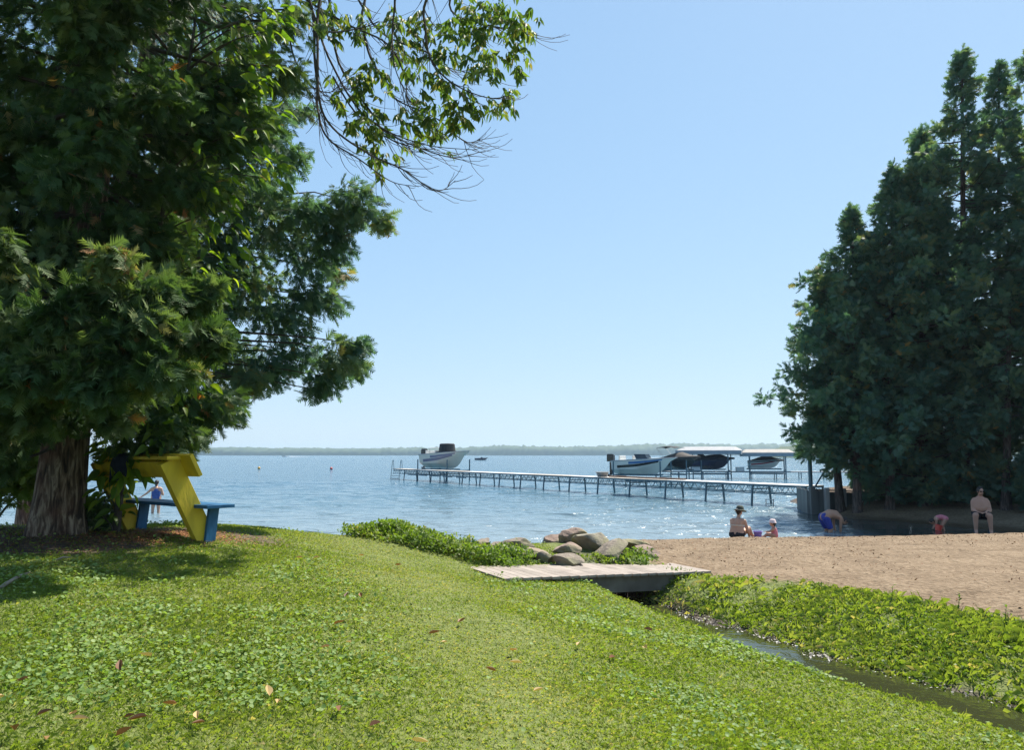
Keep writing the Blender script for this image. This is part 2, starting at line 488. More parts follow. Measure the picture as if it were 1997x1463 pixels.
for (x, y, z) in [
    # lawn
    (0, 3.6, 1.07), (-1.9, 3.5, 1.16), (1.1, 4.2, 0.86), (2.7, 5.0, 0.52), (-3.65, 5.5, 1.30), (-4.2, 6.3, 1.36), (-2, 6.0, 1.22),
    (-0.9, 6.5, 1.10), (0, 6.9, 0.99), (1.2, 8.8, 0.62), (0.85, 6.1, 0.76), (2.1, 6.3, 0.52), (0.5, 9.8, 0.74), (-0.85, 10.6, 0.86),
    (-2.3, 11.6, 1.10), (-3.3, 12.6, 1.19), (-4.6, 12.7, 1.30), (-3.7, 9.3, 1.44), (-4.6, 10.5, 1.45), (-5.3, 9.0, 1.46), (-7, 9, 1.5), (-7, 6, 1.45), (-10, 9, 1.5),
    (-10, 13, 1.3), (-1.8, 12.5, 1.10), (-1.0, 13.2, 0.98), (-0.8, 13.0, 0.86), (2.0, 13.6, 0.6),
    (0, 0, 1.05), (-4, 1, 1.25), (3, 1, 0.75), (-10, 0, 1.4), (0, -5, 1.1), (-10, -5, 1.4), (10, -5, 0.9),
    # stream banks, right
    (3.2, 10.6, 0.55), (3.9, 9.0, 0.50), (4.9, 7.3, 0.52), (5.9, 6.0, 0.57), (3.0, 11.9, 0.62), (3.75, 11.2, 0.70), (4.7, 9.9, 0.68), (5.7, 8.5, 0.71), (7.5, 6.0, 0.85), (10, 2, 0.9),
    # sand
    (2.7, 12.8, 0.66), (3.0, 15, 0.60), (6, 13, 0.72), (9, 12, 0.78), (12, 12, 0.82), (2.6, 18, 0.47), (6, 18, 0.53), (9, 18, 0.58), (12, 18, 0.64), (15, 18, 0.70), (20, 16, 0.8), (28, 15, 0.9),
    (1.3, 17, 0.42), (5.0, 20.0, 0.30), (9.5, 20.0, 0.34), (14, 20.2, 0.36),
    # waterline
    (1.0, 20.5, 0.0), (3.5, 21.5, 0.0), (6.0, 22.4, 0.03), (8.5, 23.0, 0.0), (12, 23.8, -0.02), (14.3, 24.0, -0.02), (15.9, 24.6, 0.02), (15.0, 26.6, 0.0), (14.0, 29, 0.0), (12.8, 31.0, 0.0), (11.9, 31.8, -0.45), (11.2, 32.5, -0.7), (12.0, 34.0, -0.8), (12.6, 37, -0.9),
    (-14, 17.5, 0.0), (-9, 17.3, 0.0), (-5, 16.8, 0.0), (-3, 16.5, 0.0), (-1.2, 16.6, 0.0), (0, 17.8, 0.0), (0, 15.5, 0.25),
    (-5.5, 15, 0.55), (-3, 14.6, 0.6), (-1.5, 14.8, 0.55), (-9, 15, 0.6),
    # lake bed
    (-14, 20, -0.3), (-6, 20, -0.3), (-3, 19, -0.25), (0, 20.2, -0.2), (2.5, 23, -0.25), (6, 25, -0.25), (10, 25.5, -0.25), (12.5, 27, -0.2), (10, 30, -0.5), (-14, 30, -0.9), (-6, 30, -0.7), (0, 30, -0.9), (6, 32, -0.9), (10, 40, -1.5), (-14, 46, -2), (0, 46, -2), (10, 46, -2),
    # land under the right cedars
    (17.5, 25, 0.22), (16.5, 28, 0.30), (14.8, 31, 0.38), (16, 33, 0.55), (20, 28, 0.5), (20, 34, 0.8), (28, 26, 0.8), (28, 36, 1.0), (14.2, 33.6, 0.5), (14.2, 35, 0.6), (16, 40, 0.7), (26, 46, 0.9), (34, 46, 1.0), (34, 20, 1.0), (34, 34, 1.0), (18, 22, 0.55), (24, 20, 0.8),
]:
    ctrl.append((x, y, z))
ctrl = np.array(ctrl)
def _phi(r): return np.sqrt(r * r + 0.25)
_d = np.linalg.norm(ctrl[:, None, :2] - ctrl[None, :, :2], axis=-1)
_A = _phi(_d) + np.eye(len(ctrl)) * -0.02
_A2 = np.zeros((len(ctrl) + 1, len(ctrl) + 1)); _A2[:-1, :-1] = _A; _A2[:-1, -1] = 1; _A2[-1, :-1] = 1
_w = np.linalg.solve(_A2, np.append(ctrl[:, 2], 0))

def poly_dist(x, y, P):
    d = np.full(x.shape, 1e9); side = np.zeros(x.shape)
    for a, b in zip(P[:-1], P[1:]):
        ab = b - a
        t = np.clip(((x - a[0]) * ab[0] + (y - a[1]) * ab[1]) / (ab @ ab), 0, 1)
        dx, dy = x - a[0] - t * ab[0], y - a[1] - t * ab[1]
        dd = np.hypot(dx, dy)
        s = np.sign(ab[0] * dy - ab[1] * dx)
        side = np.where(dd < d, s, side); d = np.minimum(d, dd)
    return d, side     # side > 0: left of the flow = camera-left is negative here

def base_h(x, y):
    sh = x.shape
    xf, yf = x.ravel(), y.ravel()
    out = np.empty(len(xf))
    for i in range(0, len(xf), 20000):
        dx = np.hypot(xf[i:i + 20000, None] - ctrl[None, :, 0], yf[i:i + 20000, None] - ctrl[None, :, 1])
        out[i:i + 20000] = _phi(dx) @ _w[:-1] + _w[-1]
    return out.reshape(sh)

def zones(x, y):
    """sand, dirt, weeds masks in the world plane"""
    d, side = poly_dist(x, y, STREAM)
    n = fbm(x * 0.9 + 3, y * 0.9, 4) * 1.6
    right = side < 0 if STREAM_SIDE < 0 else side > 0
    bank_w = np.interp(y, [2, 6, 8.5, 10.5, 11.5, 12.3, 13, 20], [2.75, 2.5, 2.25, 1.9, 1.45, 0.8, 0.6, 0.4])
    sand = np.where(right, sstep(-0.1, 0.15, d - bank_w - n * 0.55), 0.0)
    sand = np.maximum(sand, sstep(14.3, 14.8, y + n * 0.5 - np.where(x < -2, 0.0, 0.3)))
    sand = np.maximum(sand, np.where(x > 8, 1.0, 0) * sstep(0.4, 1.0, d - bank_w))
    t = np.hypot((x + 5.2) * 0.75, (y - 8.75) * 1.05)
    dirt = 1 - sstep(0.78, 1.15, t + n * 0.55)
    dirt = np.maximum(dirt, (1 - sstep(0.5, 0.95, np.hypot((x + 4.1) * 0.6, (y - 10.2) * 0.9) + n * 0.3)) * 0.9)
    dirt = np.maximum(dirt, np.where(x < -5.4, 1 - sstep(6.6, 7.4, 14 - y + n), 0))
    dirt = np.maximum(dirt, (1 - sstep(0.30, 0.48, d)) * np.where(y < 12.4, 1, 0))
    dirt = np.maximum(dirt, np.where((x > 14.5) & (y > 23), sstep(0, 2, y - 33 + (x - 14) * 0.35), 0) * 0.9)
    return sand, np.clip(dirt, 0, 1), d, right
_dd, _ss = poly_dist(np.array([6.0]), np.array([9.0]), STREAM)
STREAM_SIDE = _ss[0]

def height(x, y):
    z = base_h(x, y)
    d, s = poly_dist(x, y, STREAM)
    bed = STREAM_Z - 0.16
    rw = np.interp(y, [9.5, 10.8], [1.45, 0.85])
    k = sstep(np.where(s == STREAM_SIDE, np.interp(y, [9.5, 10.8], [-0.85, -0.1]), 0.16), np.where(s == STREAM_SIDE, rw, 0.85), d + fbm(x * 2, y * 2, 2) * 0.3)
    k = np.maximum(k, sstep(11.7, 12.5, y))
    z = np.where(z > bed, bed * (1 - k) + z * k, z)
    sand, dirt, dd, right = zones(x, y)
    z = z + fbm(x * 1.1, y * 1.1, 3) * 0.05
    z = z + sand * (fbm(x * 2.6 + 9, y * 3.3, 4) * 0.10) * sstep(0.05, 0.4, z)
    z = z + (1 - sand) * fbm(x * 5, y * 5, 3) * 0.03
    return z

xs = np.concatenate([np.arange(-18, -8, 0.4), np.arange(-8, 8, 0.09), np.arange(8, 20, 0.16), np.arange(20, 36.1, 0.5)])
ys = np.concatenate([np.arange(-6, 2, 0.4), np.arange(2, 21, 0.09), np.arange(21, 32, 0.16), np.arange(32, 48.1, 0.5)])
GX, GY = np.meshgrid(xs, ys, indexing='ij')
GZ = height(GX, GY)

def hz(x, y):
    """bilinear lookup of the terrain"""
    x = np.atleast_1d(np.asarray(x, float)); y = np.atleast_1d(np.asarray(y, float))
    i = np.clip(np.searchsorted(xs, x) - 1, 0, len(xs) - 2); j = np.clip(np.searchsorted(ys, y) - 1, 0, len(ys) - 2)
    fx = np.clip((x - xs[i]) / (xs[i + 1] - xs[i]), 0, 1); fy = np.clip((y - ys[j]) / (ys[j + 1] - ys[j]), 0, 1)
    return (GZ[i, j] * (1 - fx) + GZ[i + 1, j] * fx) * (1 - fy) + (GZ[i, j + 1] * (1 - fx) + GZ[i + 1, j + 1] * fx) * fy
def gz(x, y): return float(hz(x, y)[0])

SAND, DIRT, SD, SRIGHT = zones(GX, GY)
WET = (1 - sstep(0.02, 0.16, GZ)) * SAND
WET = np.maximum(WET, (1 - sstep(0.3, 0.5, SD)) * (GY < 13) * 0.8)
nx, ny = GX.shape
V = np.stack([GX, GY, GZ], -1).reshape(-1, 3)
idx = np.arange(nx * ny).reshape(nx, ny)
F = np.stack([idx[:-1, :-1], idx[1:, :-1], idx[1:, 1:], idx[:-1, 1:]], -1).reshape(-1, 4)
fsand = (SAND[:-1, :-1] > 0.5).reshape(-1)
zone = np.stack([SAND, DIRT, WET, np.ones_like(WET)], -1).reshape(-1, 4)
for nm, sel, lab in (('lawn', ~fsand, None), ('beach', fsand, None)):
    f = F[sel]
    used, inv = np.unique(f, return_inverse=True)
    o = np_mesh(nm, V[used], inv.reshape(f.shape), M['terrain'], smooth=True)
    ca = o.data.color_attributes.new('zone', 'FLOAT_COLOR', 'POINT')
    ca.data.foreach_set('color', zone[used].astype(np.float32).ravel())
    tag(o, kind='structure')

# land that carries on to both sides and behind, out of view
mb = MB()
mb.add([(36, -60, 0.95), (220, -60, 2.0), (220, 60, 2.5), (36, 47, 0.95)], [(0, 1, 2, 3)])
mb.add([(-220, -60, 2), (-17.9, -60, 1.4), (-17.9, 16, 1.3), (-220, 30, 2.0)], [(0, 1, 2, 3)])
mb.add([(-17.9, -60, 1.4), (36, -60, 0.95), (36, -5.9, 0.95), (-17.9, -5.9, 1.3)], [(0, 1, 2, 3)])
tag(mb.build('ground', M['terrain']), kind='structure')

# lake
ly = [14.0]
while ly[-1] < 78: ly.append(ly[-1] + 0.10 + max(0, ly[-1] - 16) * 0.010)
ly = np.array(ly); lu = np.linspace(-1, 1, 330)
LX = lu[:, None] * (ly[None, :] * 0.78 + 3); LY = np.repeat(ly[None, :], len(lu), 0)
edge = sstep(0, 1, np.minimum((1 - np.abs(lu))[:, None] * 12, (ly[-1] - LY) / 18))
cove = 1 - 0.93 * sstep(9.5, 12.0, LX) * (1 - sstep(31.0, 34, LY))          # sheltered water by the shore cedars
def wave(x, y):
    w = 0
    for (lam, th, am, ph) in ((2.3, 0.10, 0.040, 0.3), (1.45, -0.22, 0.030, 1.7), (0.95, 0.30, 0.018, 4.0), (3.6, -0.05, 0.035, 2.2)):
        k_ = 2 * np.pi / lam
        wx = x + 1.3 * fbm(x * 0.25 + ph, y * 0.25, 3) * 4; wy = y + fbm(x * 0.22 + 9 * ph, y * 0.3 + 4, 3) * 6
        w = w + am * np.sin(k_ * (np.cos(th) * wy + np.sin(th) * wx) + ph) * np.clip(0.55 + 1.8 * fbm(x * 0.16 + ph * 3, y * 0.35 + ph, 3), 0, 1.4)
    return w + 0.05 * fbm(x * 1.1, y * 2.2, 3)
LZ = wave(LX, LY) * edge * cove * 0.85
n0, n1 = LX.shape
VL = np.stack([LX, LY, LZ], -1).reshape(-1, 3)
ix = np.arange(n0 * n1).reshape(n0, n1)
FL = np.stack([ix[:-1, :-1], ix[1:, :-1], ix[1:, 1:], ix[:-1, 1:]], -1).reshape(-1, 4)
xa0, xa1, xb0, xb1, ye = LX[0, 0], LX[-1, 0], LX[0, -1], LX[-1, -1], ly[-1]
ex = np.array([(-4000, 14, 0), (xa0, 14, 0), (xb0, ye, 0), (-4000, ye, 0), (xa1, 14, 0), (4000, 14, 0), (4000, ye, 0), (xb1, ye, 0), (-4000, 3600, 0), (4000, 3600, 0)], float)
fx = np.array([(0, 1, 2, 3), (4, 5, 6, 7)]) + len(VL)
fx2 = np.array([(3, 2, 9, 8), (2, 7, 6, 9)]) + len(VL)
VL = np.concatenate([VL, ex]); FL = np.concatenate([FL, fx, fx2])
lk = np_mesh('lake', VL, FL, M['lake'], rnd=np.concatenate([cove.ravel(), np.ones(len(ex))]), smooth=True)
tag(lk, kind='structure')
# stream
sv, sf = [], []
pts = []
for a, b in zip(STREAM[:-1], STREAM[1:]):
    for t in np.linspace(0, 1, 10, endpoint=False):
        pts.append(a + (b - a) * t)
pts = [p for p in pts if p[1] < 12.3]
for i, p in enumerate(pts):
    q = pts[min(i + 1, len(pts) - 1)] - pts[max(i - 1, 0)]
    n = np.array([-q[1], q[0]]) / np.hypot(*q)
    for k in (-1.1, 1.1):
        sv.append((p[0] + n[0] * k * 0.75, p[1] + n[1] * k * 0.75, STREAM_Z))
for i in range(len(pts) - 1):
    sf.append((2 * i, 2 * i + 1, 2 * i + 3, 2 * i + 2))
mb = MB(); mb.add(sv, sf)
tag(mb.build('stream', M['stream']), kind='structure')

# ------------------------------------------------------------------ far shore
M['far'] = mat_noise('far_wood', (0.030, 0.050, 0.022), (0.065, 0.095, 0.040), 0.05, 0.9)
def far_band(name, x0, x1, Yf, prof, step, seedx, depth=160):
    X = np.arange(x0, x1, step)
    rows = [0, 1.5, 8, 22, 45, depth]
    hs = [0.0, 0.30, 0.62, 0.82, 1.0, 0.9]
    H = prof(X)
    V = []
    for r, h in zip(rows, hs):
        jag = fbm(X * 0.11 + seedx + r, np.full_like(X, r * 0.7 + seedx), 4) * 0.55 + rng.normal(0, 0.035, len(X))
        z = H * h * (1 + jag) if h > 0 else np.full_like(X, -0.5)
        V.append(np.stack([X, Yf(X) + r + rng.normal(0, 1.0, len(X)) * (r > 0), z], -1))
    V = np.stack(V, 1)
    n, m = V.shape[:2]
    idx = np.arange(n * m).reshape(n, m)
    F = np.stack([idx[:-1, :-1], idx[1:, :-1], idx[1:, 1:], idx[:-1, 1:]], -1).reshape(-1, 4)
    o = np_mesh(name, V.reshape(-1, 3), F, M['far'])
    return tag(o, kind='structure')
far_band('far_shore', -3400, 3400, lambda X: 2350 + 0 * X,
         lambda X: 21 + 9 * sstep(-220, 0, X) + 5 * sstep(150, 480, X) + fbm(X * 0.004, X * 0 + 2, 3) * 10, 5.0, 3.0)
far_band('headland', 205, 900, lambda X: 620 + 0.05 * X, lambda X: 3.5 + 10.5 * sstep(205, 290, X) + fbm(X * 0.02, X * 0 + 7, 3) * 4, 2.0, 9.0, 90)

# ------------------------------------------------------------------ foliage generators
def spray(n=7, w=0.075, spread=0.42, droop=0.18):
    """flat cedar spray, unit length along x, triangles"""
    v, f = [], []
    def tri(p, d, L, wd):
        p = np.array(p); d = np.array(d) / np.linalg.norm(d)
        s = np.array([-d[1], d[0], 0]) * wd
        b = len(v)
        v.extend([p - s, p + s, p + d * L]); f.append((b, b + 1, b + 2))
    for i in range(n):
        t = 0.06 + 0.86 * i / n
        z = -droop * t * t
        L = spread * (1 - t) ** 0.7 + 0.10
        for sgn in (-1, 1):
            tri((t + 0.03 * sgn, 0, z), (0.75, sgn * 0.8, -0.18 + 0.1 * ((i * 7) % 3)), L * (0.85 + 0.3 * ((i * 5 + sgn) % 3) / 2), w * 0.62)
    tri((0, 0, 0), (1, 0, -droop), 1.0, w * 0.35)
    return np.array(v), np.array(f)

SPRAY_FINE = spray(7, 0.085, 0.45)
SPRAY_MID = spray(5, 0.11, 0.46)
SPRAY_COARSE = spray(4, 0.15, 0.5, 0.12)

def rand_dirs(n):
    return norm(rng.normal(size=(n, 3)))

def clump(acc, c, rad, n, size, tmpl, out=(0, 0, 0), down=0.45, rnd=(0, 0.9), outw=0.7, jit=0.5):
    """a bough tip: sprays through an ellipsoid, fanning outward and hanging"""
    c = np.array(c, float); rad = np.array(rad, float) if hasattr(rad, '__len__') else np.full(3, rad)
    u = rand_dirs(n) * (rng.random((n, 1)) ** 0.45)
    pos = c + u * rad
    axis = norm(u * 0.55 + np.array(out) * outw + np.array([0, 0, -down]) + rng.normal(size=(n, 3)) * jit)
    nrm = norm(rng.normal(size=(n, 3)) * 0.7 + np.array([0, 0, 0.5]))
    s = size * rng.uniform(0.65, 1.3, n)
    base = rng.uniform(rnd[0], rnd[1]) * 0.5
    r = np.clip(base + rng.uniform(rnd[0], rnd[1], n) * 0.5, 0, 1)
    r = np.where(rng.random(n) < 0.012, rng.uniform(0.94, 1.0, n), r)
    acc.add(scatter(tmpl[0], tmpl[1], pos, frames(axis, nrm), s, r))

def curve_pts(p0, p1, sag=0.0, n=7, wob=0.0):
    p0, p1 = Vector(p0), Vector(p1)
    L = (p1 - p0).length
    out = []
    for i in range(n):
        t = i / (n - 1)
        p = p0.lerp(p1, t)
        p.z += sag * L * 4 * t * (1 - t)
        if 0 < i < n - 1 and wob:
            p += Vector((random.uniform(-1, 1), random.uniform(-1, 1), random.uniform(-1, 1))) * wob * L
        out.append(p)
    return out

def trunk_mesh(base, top, r0, r1, flare=1.5, n=22, seg=28, lump=0.09, seedv=0):
    """tapered trunk with flared, ridged foot"""
    mb = MB()
    base, top = Vector(base), Vector(top)
    b0 = 0
    for i in range(n):
        t = (i / (n - 1)) ** 1.5
        c = base.lerp(top, t)
        h = (c.z - base.z)
        r = r0 + (r1 - r0) * t
        fl = 1 + (flare - 1) * math.exp(-h / 0.33)
        for k in range(seg):
            a = 2 * math.pi * k / seg
            ridge = 1 + lump * (math.sin(a * 3 + seedv) + 0.6 * math.sin(a * 7 + seedv * 2 + h * 0.7)) * (0.55 + 1.1 * math.exp(-h / 0.4))
            mb.v.append((c.x + math.cos(a) * r * fl * ridge, c.y + math.sin(a) * r * fl * ridge, c.z))
    for i in range(n - 1):
        for k in range(seg):
            k2 = (k + 1) % seg
            mb.f.append((i * seg + k, i * seg + k2, (i + 1) * seg + k2, (i + 1) * seg + k))
    return mb

# ---- large cedar at the left, beside the bench
tb = at_z(98, 1063, 1.36)
TB = Vector((tb.x, tb.y + 0.1, gz(tb.x, tb.y) - 0.10))
cedar = empty('cedar_tree', TB, 'big cedar with thick furrowed trunk standing beside the yellow bench', 'tree')
ttop = Vector((TB.x + 0.35, TB.y + 0.2, 13.0))
trunk_mesh(TB, ttop, 0.285, 0.08, 1.32, lump=0.06, seedv=1.3).build('trunk', M['bark'], cedar, True, True)
acc = Acc(); br = MB()
NB = 150
for i in range(NB):
    z = 2.9 + 9.5 * (i / NB) ** 0.9
    a = i * 2.39996 + random.uniform(-0.4, 0.4)
    rmax = np.interp(z, [2.6, 3.5, 5.0, 6.8, 8.3, 10.5, 13.0], [1.75, 2.0, 1.75, 1.75, 2.35, 2.2, 0.5])  # top above the frame widened to shade the upper boughs
    am = (a + math.pi) % (2 * math.pi) - math.pi
    if 3.9 < z < 6.0 and -1.5 < am < 0.75: rmax *= 0.62           # thinned toward the sapling so sun reaches the low boughs
    ln = rmax * random.uniform(0.75, 1.08)
    tc_ = TB.lerp(ttop, (z - TB.z) / (ttop.z - TB.z))
    p0 = Vector((tc_.x, tc_.y, z))
    d = Vector((math.cos(a), math.sin(a), 0))
    p1 = p0 + d * ln + Vector((0, 0, random.uniform(-0.45, 0.1)))
    pts_ = curve_pts(p0, p1, -0.06, 6, 0.02)
    br.tube(pts_, [0.035 * (1 - 0.8 * j / 5) + 0.004 for j in range(6)], 5, False)
    dv = np.array((d.x, d.y, 0.0))
    near = (p1.y < TB.y + 0.4) or z < 4.4
    for t in (0.45, 0.7, 0.9, 1.0):
        c = p0.lerp(p1, t)
        n = int((104 if near else (74 if z < 8.2 else 46)) * (0.55 if t < 0.6 else 1.0) * (0.62 if z > 8.2 else 1.0))
        clump(acc, (c.x, c.y, c.z - 0.12), (0.36, 0.36, 0.28), n, 0.185, SPRAY_FINE, dv, 0.6, (0, 0.92))
# low sunlit boughs that reach out in front of the trunk
for (px, py, Y, rp, n) in [(40, 640, 7.0, 60, 420), (110, 600, 6.9, 55, 420), (60, 720, 6.8, 60, 420), (180, 620, 6.9, 60, 460), (250, 590, 7.2, 55, 420), (320, 580, 7.5, 50, 380),
                           (380, 590, 7.6, 42, 300), (150, 690, 6.8, 60, 460), (230, 680, 6.9, 60, 460), (310, 660, 7.2, 58, 420), (380, 660, 7.4, 42, 300), (90, 780, 7.1, 48, 260), (20, 780, 7.0, 60, 300),
                           (200, 750, 7.2, 52, 340), (280, 740, 7.4, 52, 340), (350, 720, 7.5, 40, 260), (240, 810, 7.8, 40, 200), (180, 810, 7.8, 40, 160), (10, 850, 7.4, 50, 220), (-60, 700, 7.0, 90, 400), (40, 560, 7.4, 70, 320), (-30, 920, 8.2, 50, 200), (-60, 820, 7.5, 70, 260)]:
    c = at(px + random.uniform(-14, 14), py + random.uniform(-26, 16), Y + random.uniform(-0.2, 0.3))
    r = rp / FPX * Y
    p0 = Vector((TB.x + 0.05, TB.y, c.z + 0.35))
    br.tube(curve_pts(p0, c, -0.05, 6, 0.03), [0.03, 0.024, 0.018, 0.014, 0.009, 0.005], 5, False)
    dv = (c - p0); dv.z = 0; dv.normalize()
    for q_ in range(3):
        c_ = c + Vector((random.gauss(0, 0.55), random.gauss(0, 0.5), random.gauss(0, 0.5))) * r
        clump(acc, c_, (r * 0.75, r * 0.75, r * 0.55), int(n * 0.42), 0.175, SPRAY_FINE, np.array(dv), 0.55, (0.2, 1.0))
tag(br.build('branch', M['twig'], cedar, True), kind='stuff')
cr = acc.build('crown', M['cedar_near'], cedar)

# ---- second cedar, behind, with boughs over the water
c2 = Vector((-7.9, 13.4, gz(-7.9, 13.4) - 0.1))
cedar2 = empty('cedar_tree', c2, 'cedar behind the bench with ragged boughs hanging out over the water', 'tree')
c2top = Vector((-6.2, 13.2, 12.5))
trunk_mesh(c2, c2top, 0.26, 0.06, 1.35, 16, 14, seedv=3).build('trunk', M['bark'], cedar2, True, True)
acc = Acc(); br = MB()
for (px, py, rp, n) in [(690, 395, 52, 230), (745, 430, 26, 70), (645, 430, 50, 200), (600, 500, 62, 260), (655, 480, 40, 120), (640, 585, 38, 110), (540, 430, 75, 330), (500, 350, 75, 330), (565, 300, 42, 130), (585, 215, 26, 60),
                        (560, 160, 26, 60), (520, 230, 60, 200), (480, 250, 60, 220), (555, 620, 62, 260), (480, 560, 80, 380), (440, 480, 85, 400), (665, 690, 46, 190), (703, 672, 20, 60), (635, 735, 40, 160), (582, 690, 42, 130),
                        (525, 720, 50, 200), (450, 720, 70, 320), (400, 650, 80, 380), (400, 790, 42, 130), (372, 835, 36, 130), (440, 790, 34, 110), (490, 745, 34, 100), (420, 560, 80, 380), (440, 380, 85, 380), (400, 300, 90, 360),
                        (355, 710, 55, 220), (600, 410, 40, 120), (600, 575, 36, 100), (340, 820, 26, 70), (430, 180, 90, 300), (420, 60, 90, 280), (500, 130, 50, 140), (360, 600, 90, 380), (330, 480, 100, 400), (320, 340, 110, 400), (660, 535, 26, 60), (690, 720, 26, 70), (610, 760, 22, 50), (250, 100, 120, 300), (150, 250, 130, 320), (60, 120, 130, 320), (50, 400, 130, 320), (180, 420, 130, 320), (280, 240, 120, 300), (280, 560, 110, 280), (130, 20, 130, 260), (330, 30, 110, 260), (20, 260, 120, 260), (80, 560, 120, 240), (-40, 700, 110, 240)]:
    Y = 12.8 + random.uniform(-0.8, 0.9)
    c = at(px, py, Y); r = rp / FPX * Y
    t = min(max((c.z + 0.3 - c2.z) / (c2top.z - c2.z), 0.05), 0.95)
    p0 = c2.lerp(c2top, t)
    if p0.x > c.x: p0.x = c.x - 0.2
    br.tube(curve_pts(p0, c, 0.04, 7, 0.02), [0.05, 0.042, 0.034, 0.026, 0.018, 0.011, 0.006], 5, False)
    dv = (c - p0); dv.z = 0
    dv = dv.normalized() if dv.length > 0.01 else Vector((1, 0, 0))
    clump(acc, c, (r, r, r * 0.88), int(n * 1.15), 0.20, SPRAY_MID, np.array(dv), 0.6, (0.1, 0.97), 0.4)
tag(br.build('branch', M['twig'], cedar2, True), kind='stuff')
acc.build('crown', M['cedar_back'], cedar2)

# ---- cedars of the right shore
def shore_cedar(px, Y, top_py, base_r, bottom_z, label, dens=1.0, lean=0.0, gap=0.0, seedv=0, trunk_r=0.17):
    rs = random.Random(seedv)
    b = at(px, 990, Y); gx, gy = b.x, b.y
    base = Vector((gx, gy, gz(gx, gy) - 0.1))
    tip = at(px + lean, top_py, Y)
    root = empty('cedar_tree', base, label, 'tree', 'cedars along the right shore')
    trunk_mesh(base, tip, trunk_r, 0.03, 1.3, 14, 12, seedv=seedv).build('trunk', M['shore_bark'], root, True, True)
    acc = Acc(); br = MB()
    Ht = tip.z - bottom_z
    nb = int(15 * Ht * dens)
    for i in range(nb):
        t = (i + rs.random()) / nb
        z = bottom_z + Ht * t
        a = i * 2.39996 + rs.uniform(-0.5, 0.5)
        prof = min(1.0, (1 - t) * 2.1 + 0.01) * (0.82 + 0.18 * math.sin(t * 19 + seedv))
        if rs.random() < gap and t < 0.9: continue
        ln = base_r * prof * min(1, 0.5 + 5 * t) * (rs.uniform(0.45, 1.0) if rs.random() < 0.72 else rs.uniform(1.0, 1.4))
        tt = (z - base.z) / (tip.z - base.z)
        p0 = base.lerp(tip, tt)
        d = Vector((math.cos(a), math.sin(a), 0))
        p1 = p0 + d * ln + Vector((0, 0, ln * rs.uniform(-0.15, 0.42)))
        br.tube(curve_pts(p0, p1, -0.08, 5, 0.01), [0.035, 0.028, 0.02, 0.013, 0.005], 4, False)
        dv = np.array((d.x, d.y, 0.15))
        rr = 0.20 + 0.17 * min(1, ln / 1.6)
        for q in ((0.6, 1.0) if ln > 0.8 else (0.9,)):
            c = p0.lerp(p1, q)
            clump(acc, c, (rr, rr, rr * 0.85), int(19 + 18 * min(1, ln)), 0.285, SPRAY_COARSE, dv, 0.15, (0, 0.97), 0.6, 0.5)
    clump(acc, tip, (0.10, 0.10, 0.35), 14, 0.3, SPRAY_COARSE, np.array((0, 0, 1.0)), -0.6)
    tag(br.build('branch', M['twig'], root, True), kind='stuff')
    acc.build('crown', M['cedar_back'], root)
    return root
shore_cedar(1882, 31.0, 104, 3.1, 3.0, 'tallest cedar on the right shore with a sharp single tip', 1.0, -6, 0.3, 1, 0.22)
shore_cedar(1948, 31.6, 128, 2.7, 3.0, 'tall cedar crowding against the tallest one on the right shore', 0.75, 0, 0.38, 2)
shore_cedar(2030, 29.5, 80, 3.0, 2.2, 'tall cedar at the outer right of the shore row with loose boughs', 0.75, -10, 0.36, 3)
shore_cedar(1800, 30.6, 262, 2.8, 0.6, 'cedar one step lower than the tallest in the shore row', 1.1, -4, 0.05, 4)
shore_cedar(1735, 30.5, 330, 2.8, 0.9, 'mid height dense cedar between taller and shorter shore cedars', 1.1, 6, 0.05, 5)
shore_cedar(1672, 30.8, 412, 2.5, 1.9, 'narrow cedar with thin pointed tip above the timber wall', 1.15, -10, 0.05, 6)
shore_cedar(1640, 31.8, 545, 2.0, 2.1, 'shortest cedar whose boughs overhang the timber wall and dock', 1.15, -40, 0.05, 7)
shore_cedar(1760, 33.0, 480, 2.8, 0.3, 'broad dark cedar at the back of the shore row', 0.9, 0, 0.0, 8)
shore_cedar(1960, 28.6, 560, 2.1, 3.0, 'low bushy cedar standing behind the seated man', 0.7, 10, 0.2, 9)
shore_cedar(1862, 33.5, 500, 2.6, 0.3, 'shaded cedar filling the gap behind the twin trunks', 0.9, 0, 0.0, 10)
shore_cedar(2130, 27.0, 120, 2.6, 1.6, 'off-frame cedar added at the outer end of the shore row to shade the seated man', 0.6, 0, 0.05, 11)  # stands outside the frame, added to shade the seated man and beach
shore_cedar(2080, 31.5, 200, 2.6, 1.6, 'extra off-frame cedar in the back of the outer end of the shore row', 0.5, 0, 0.05, 12)  # extra cedar added outside the frame
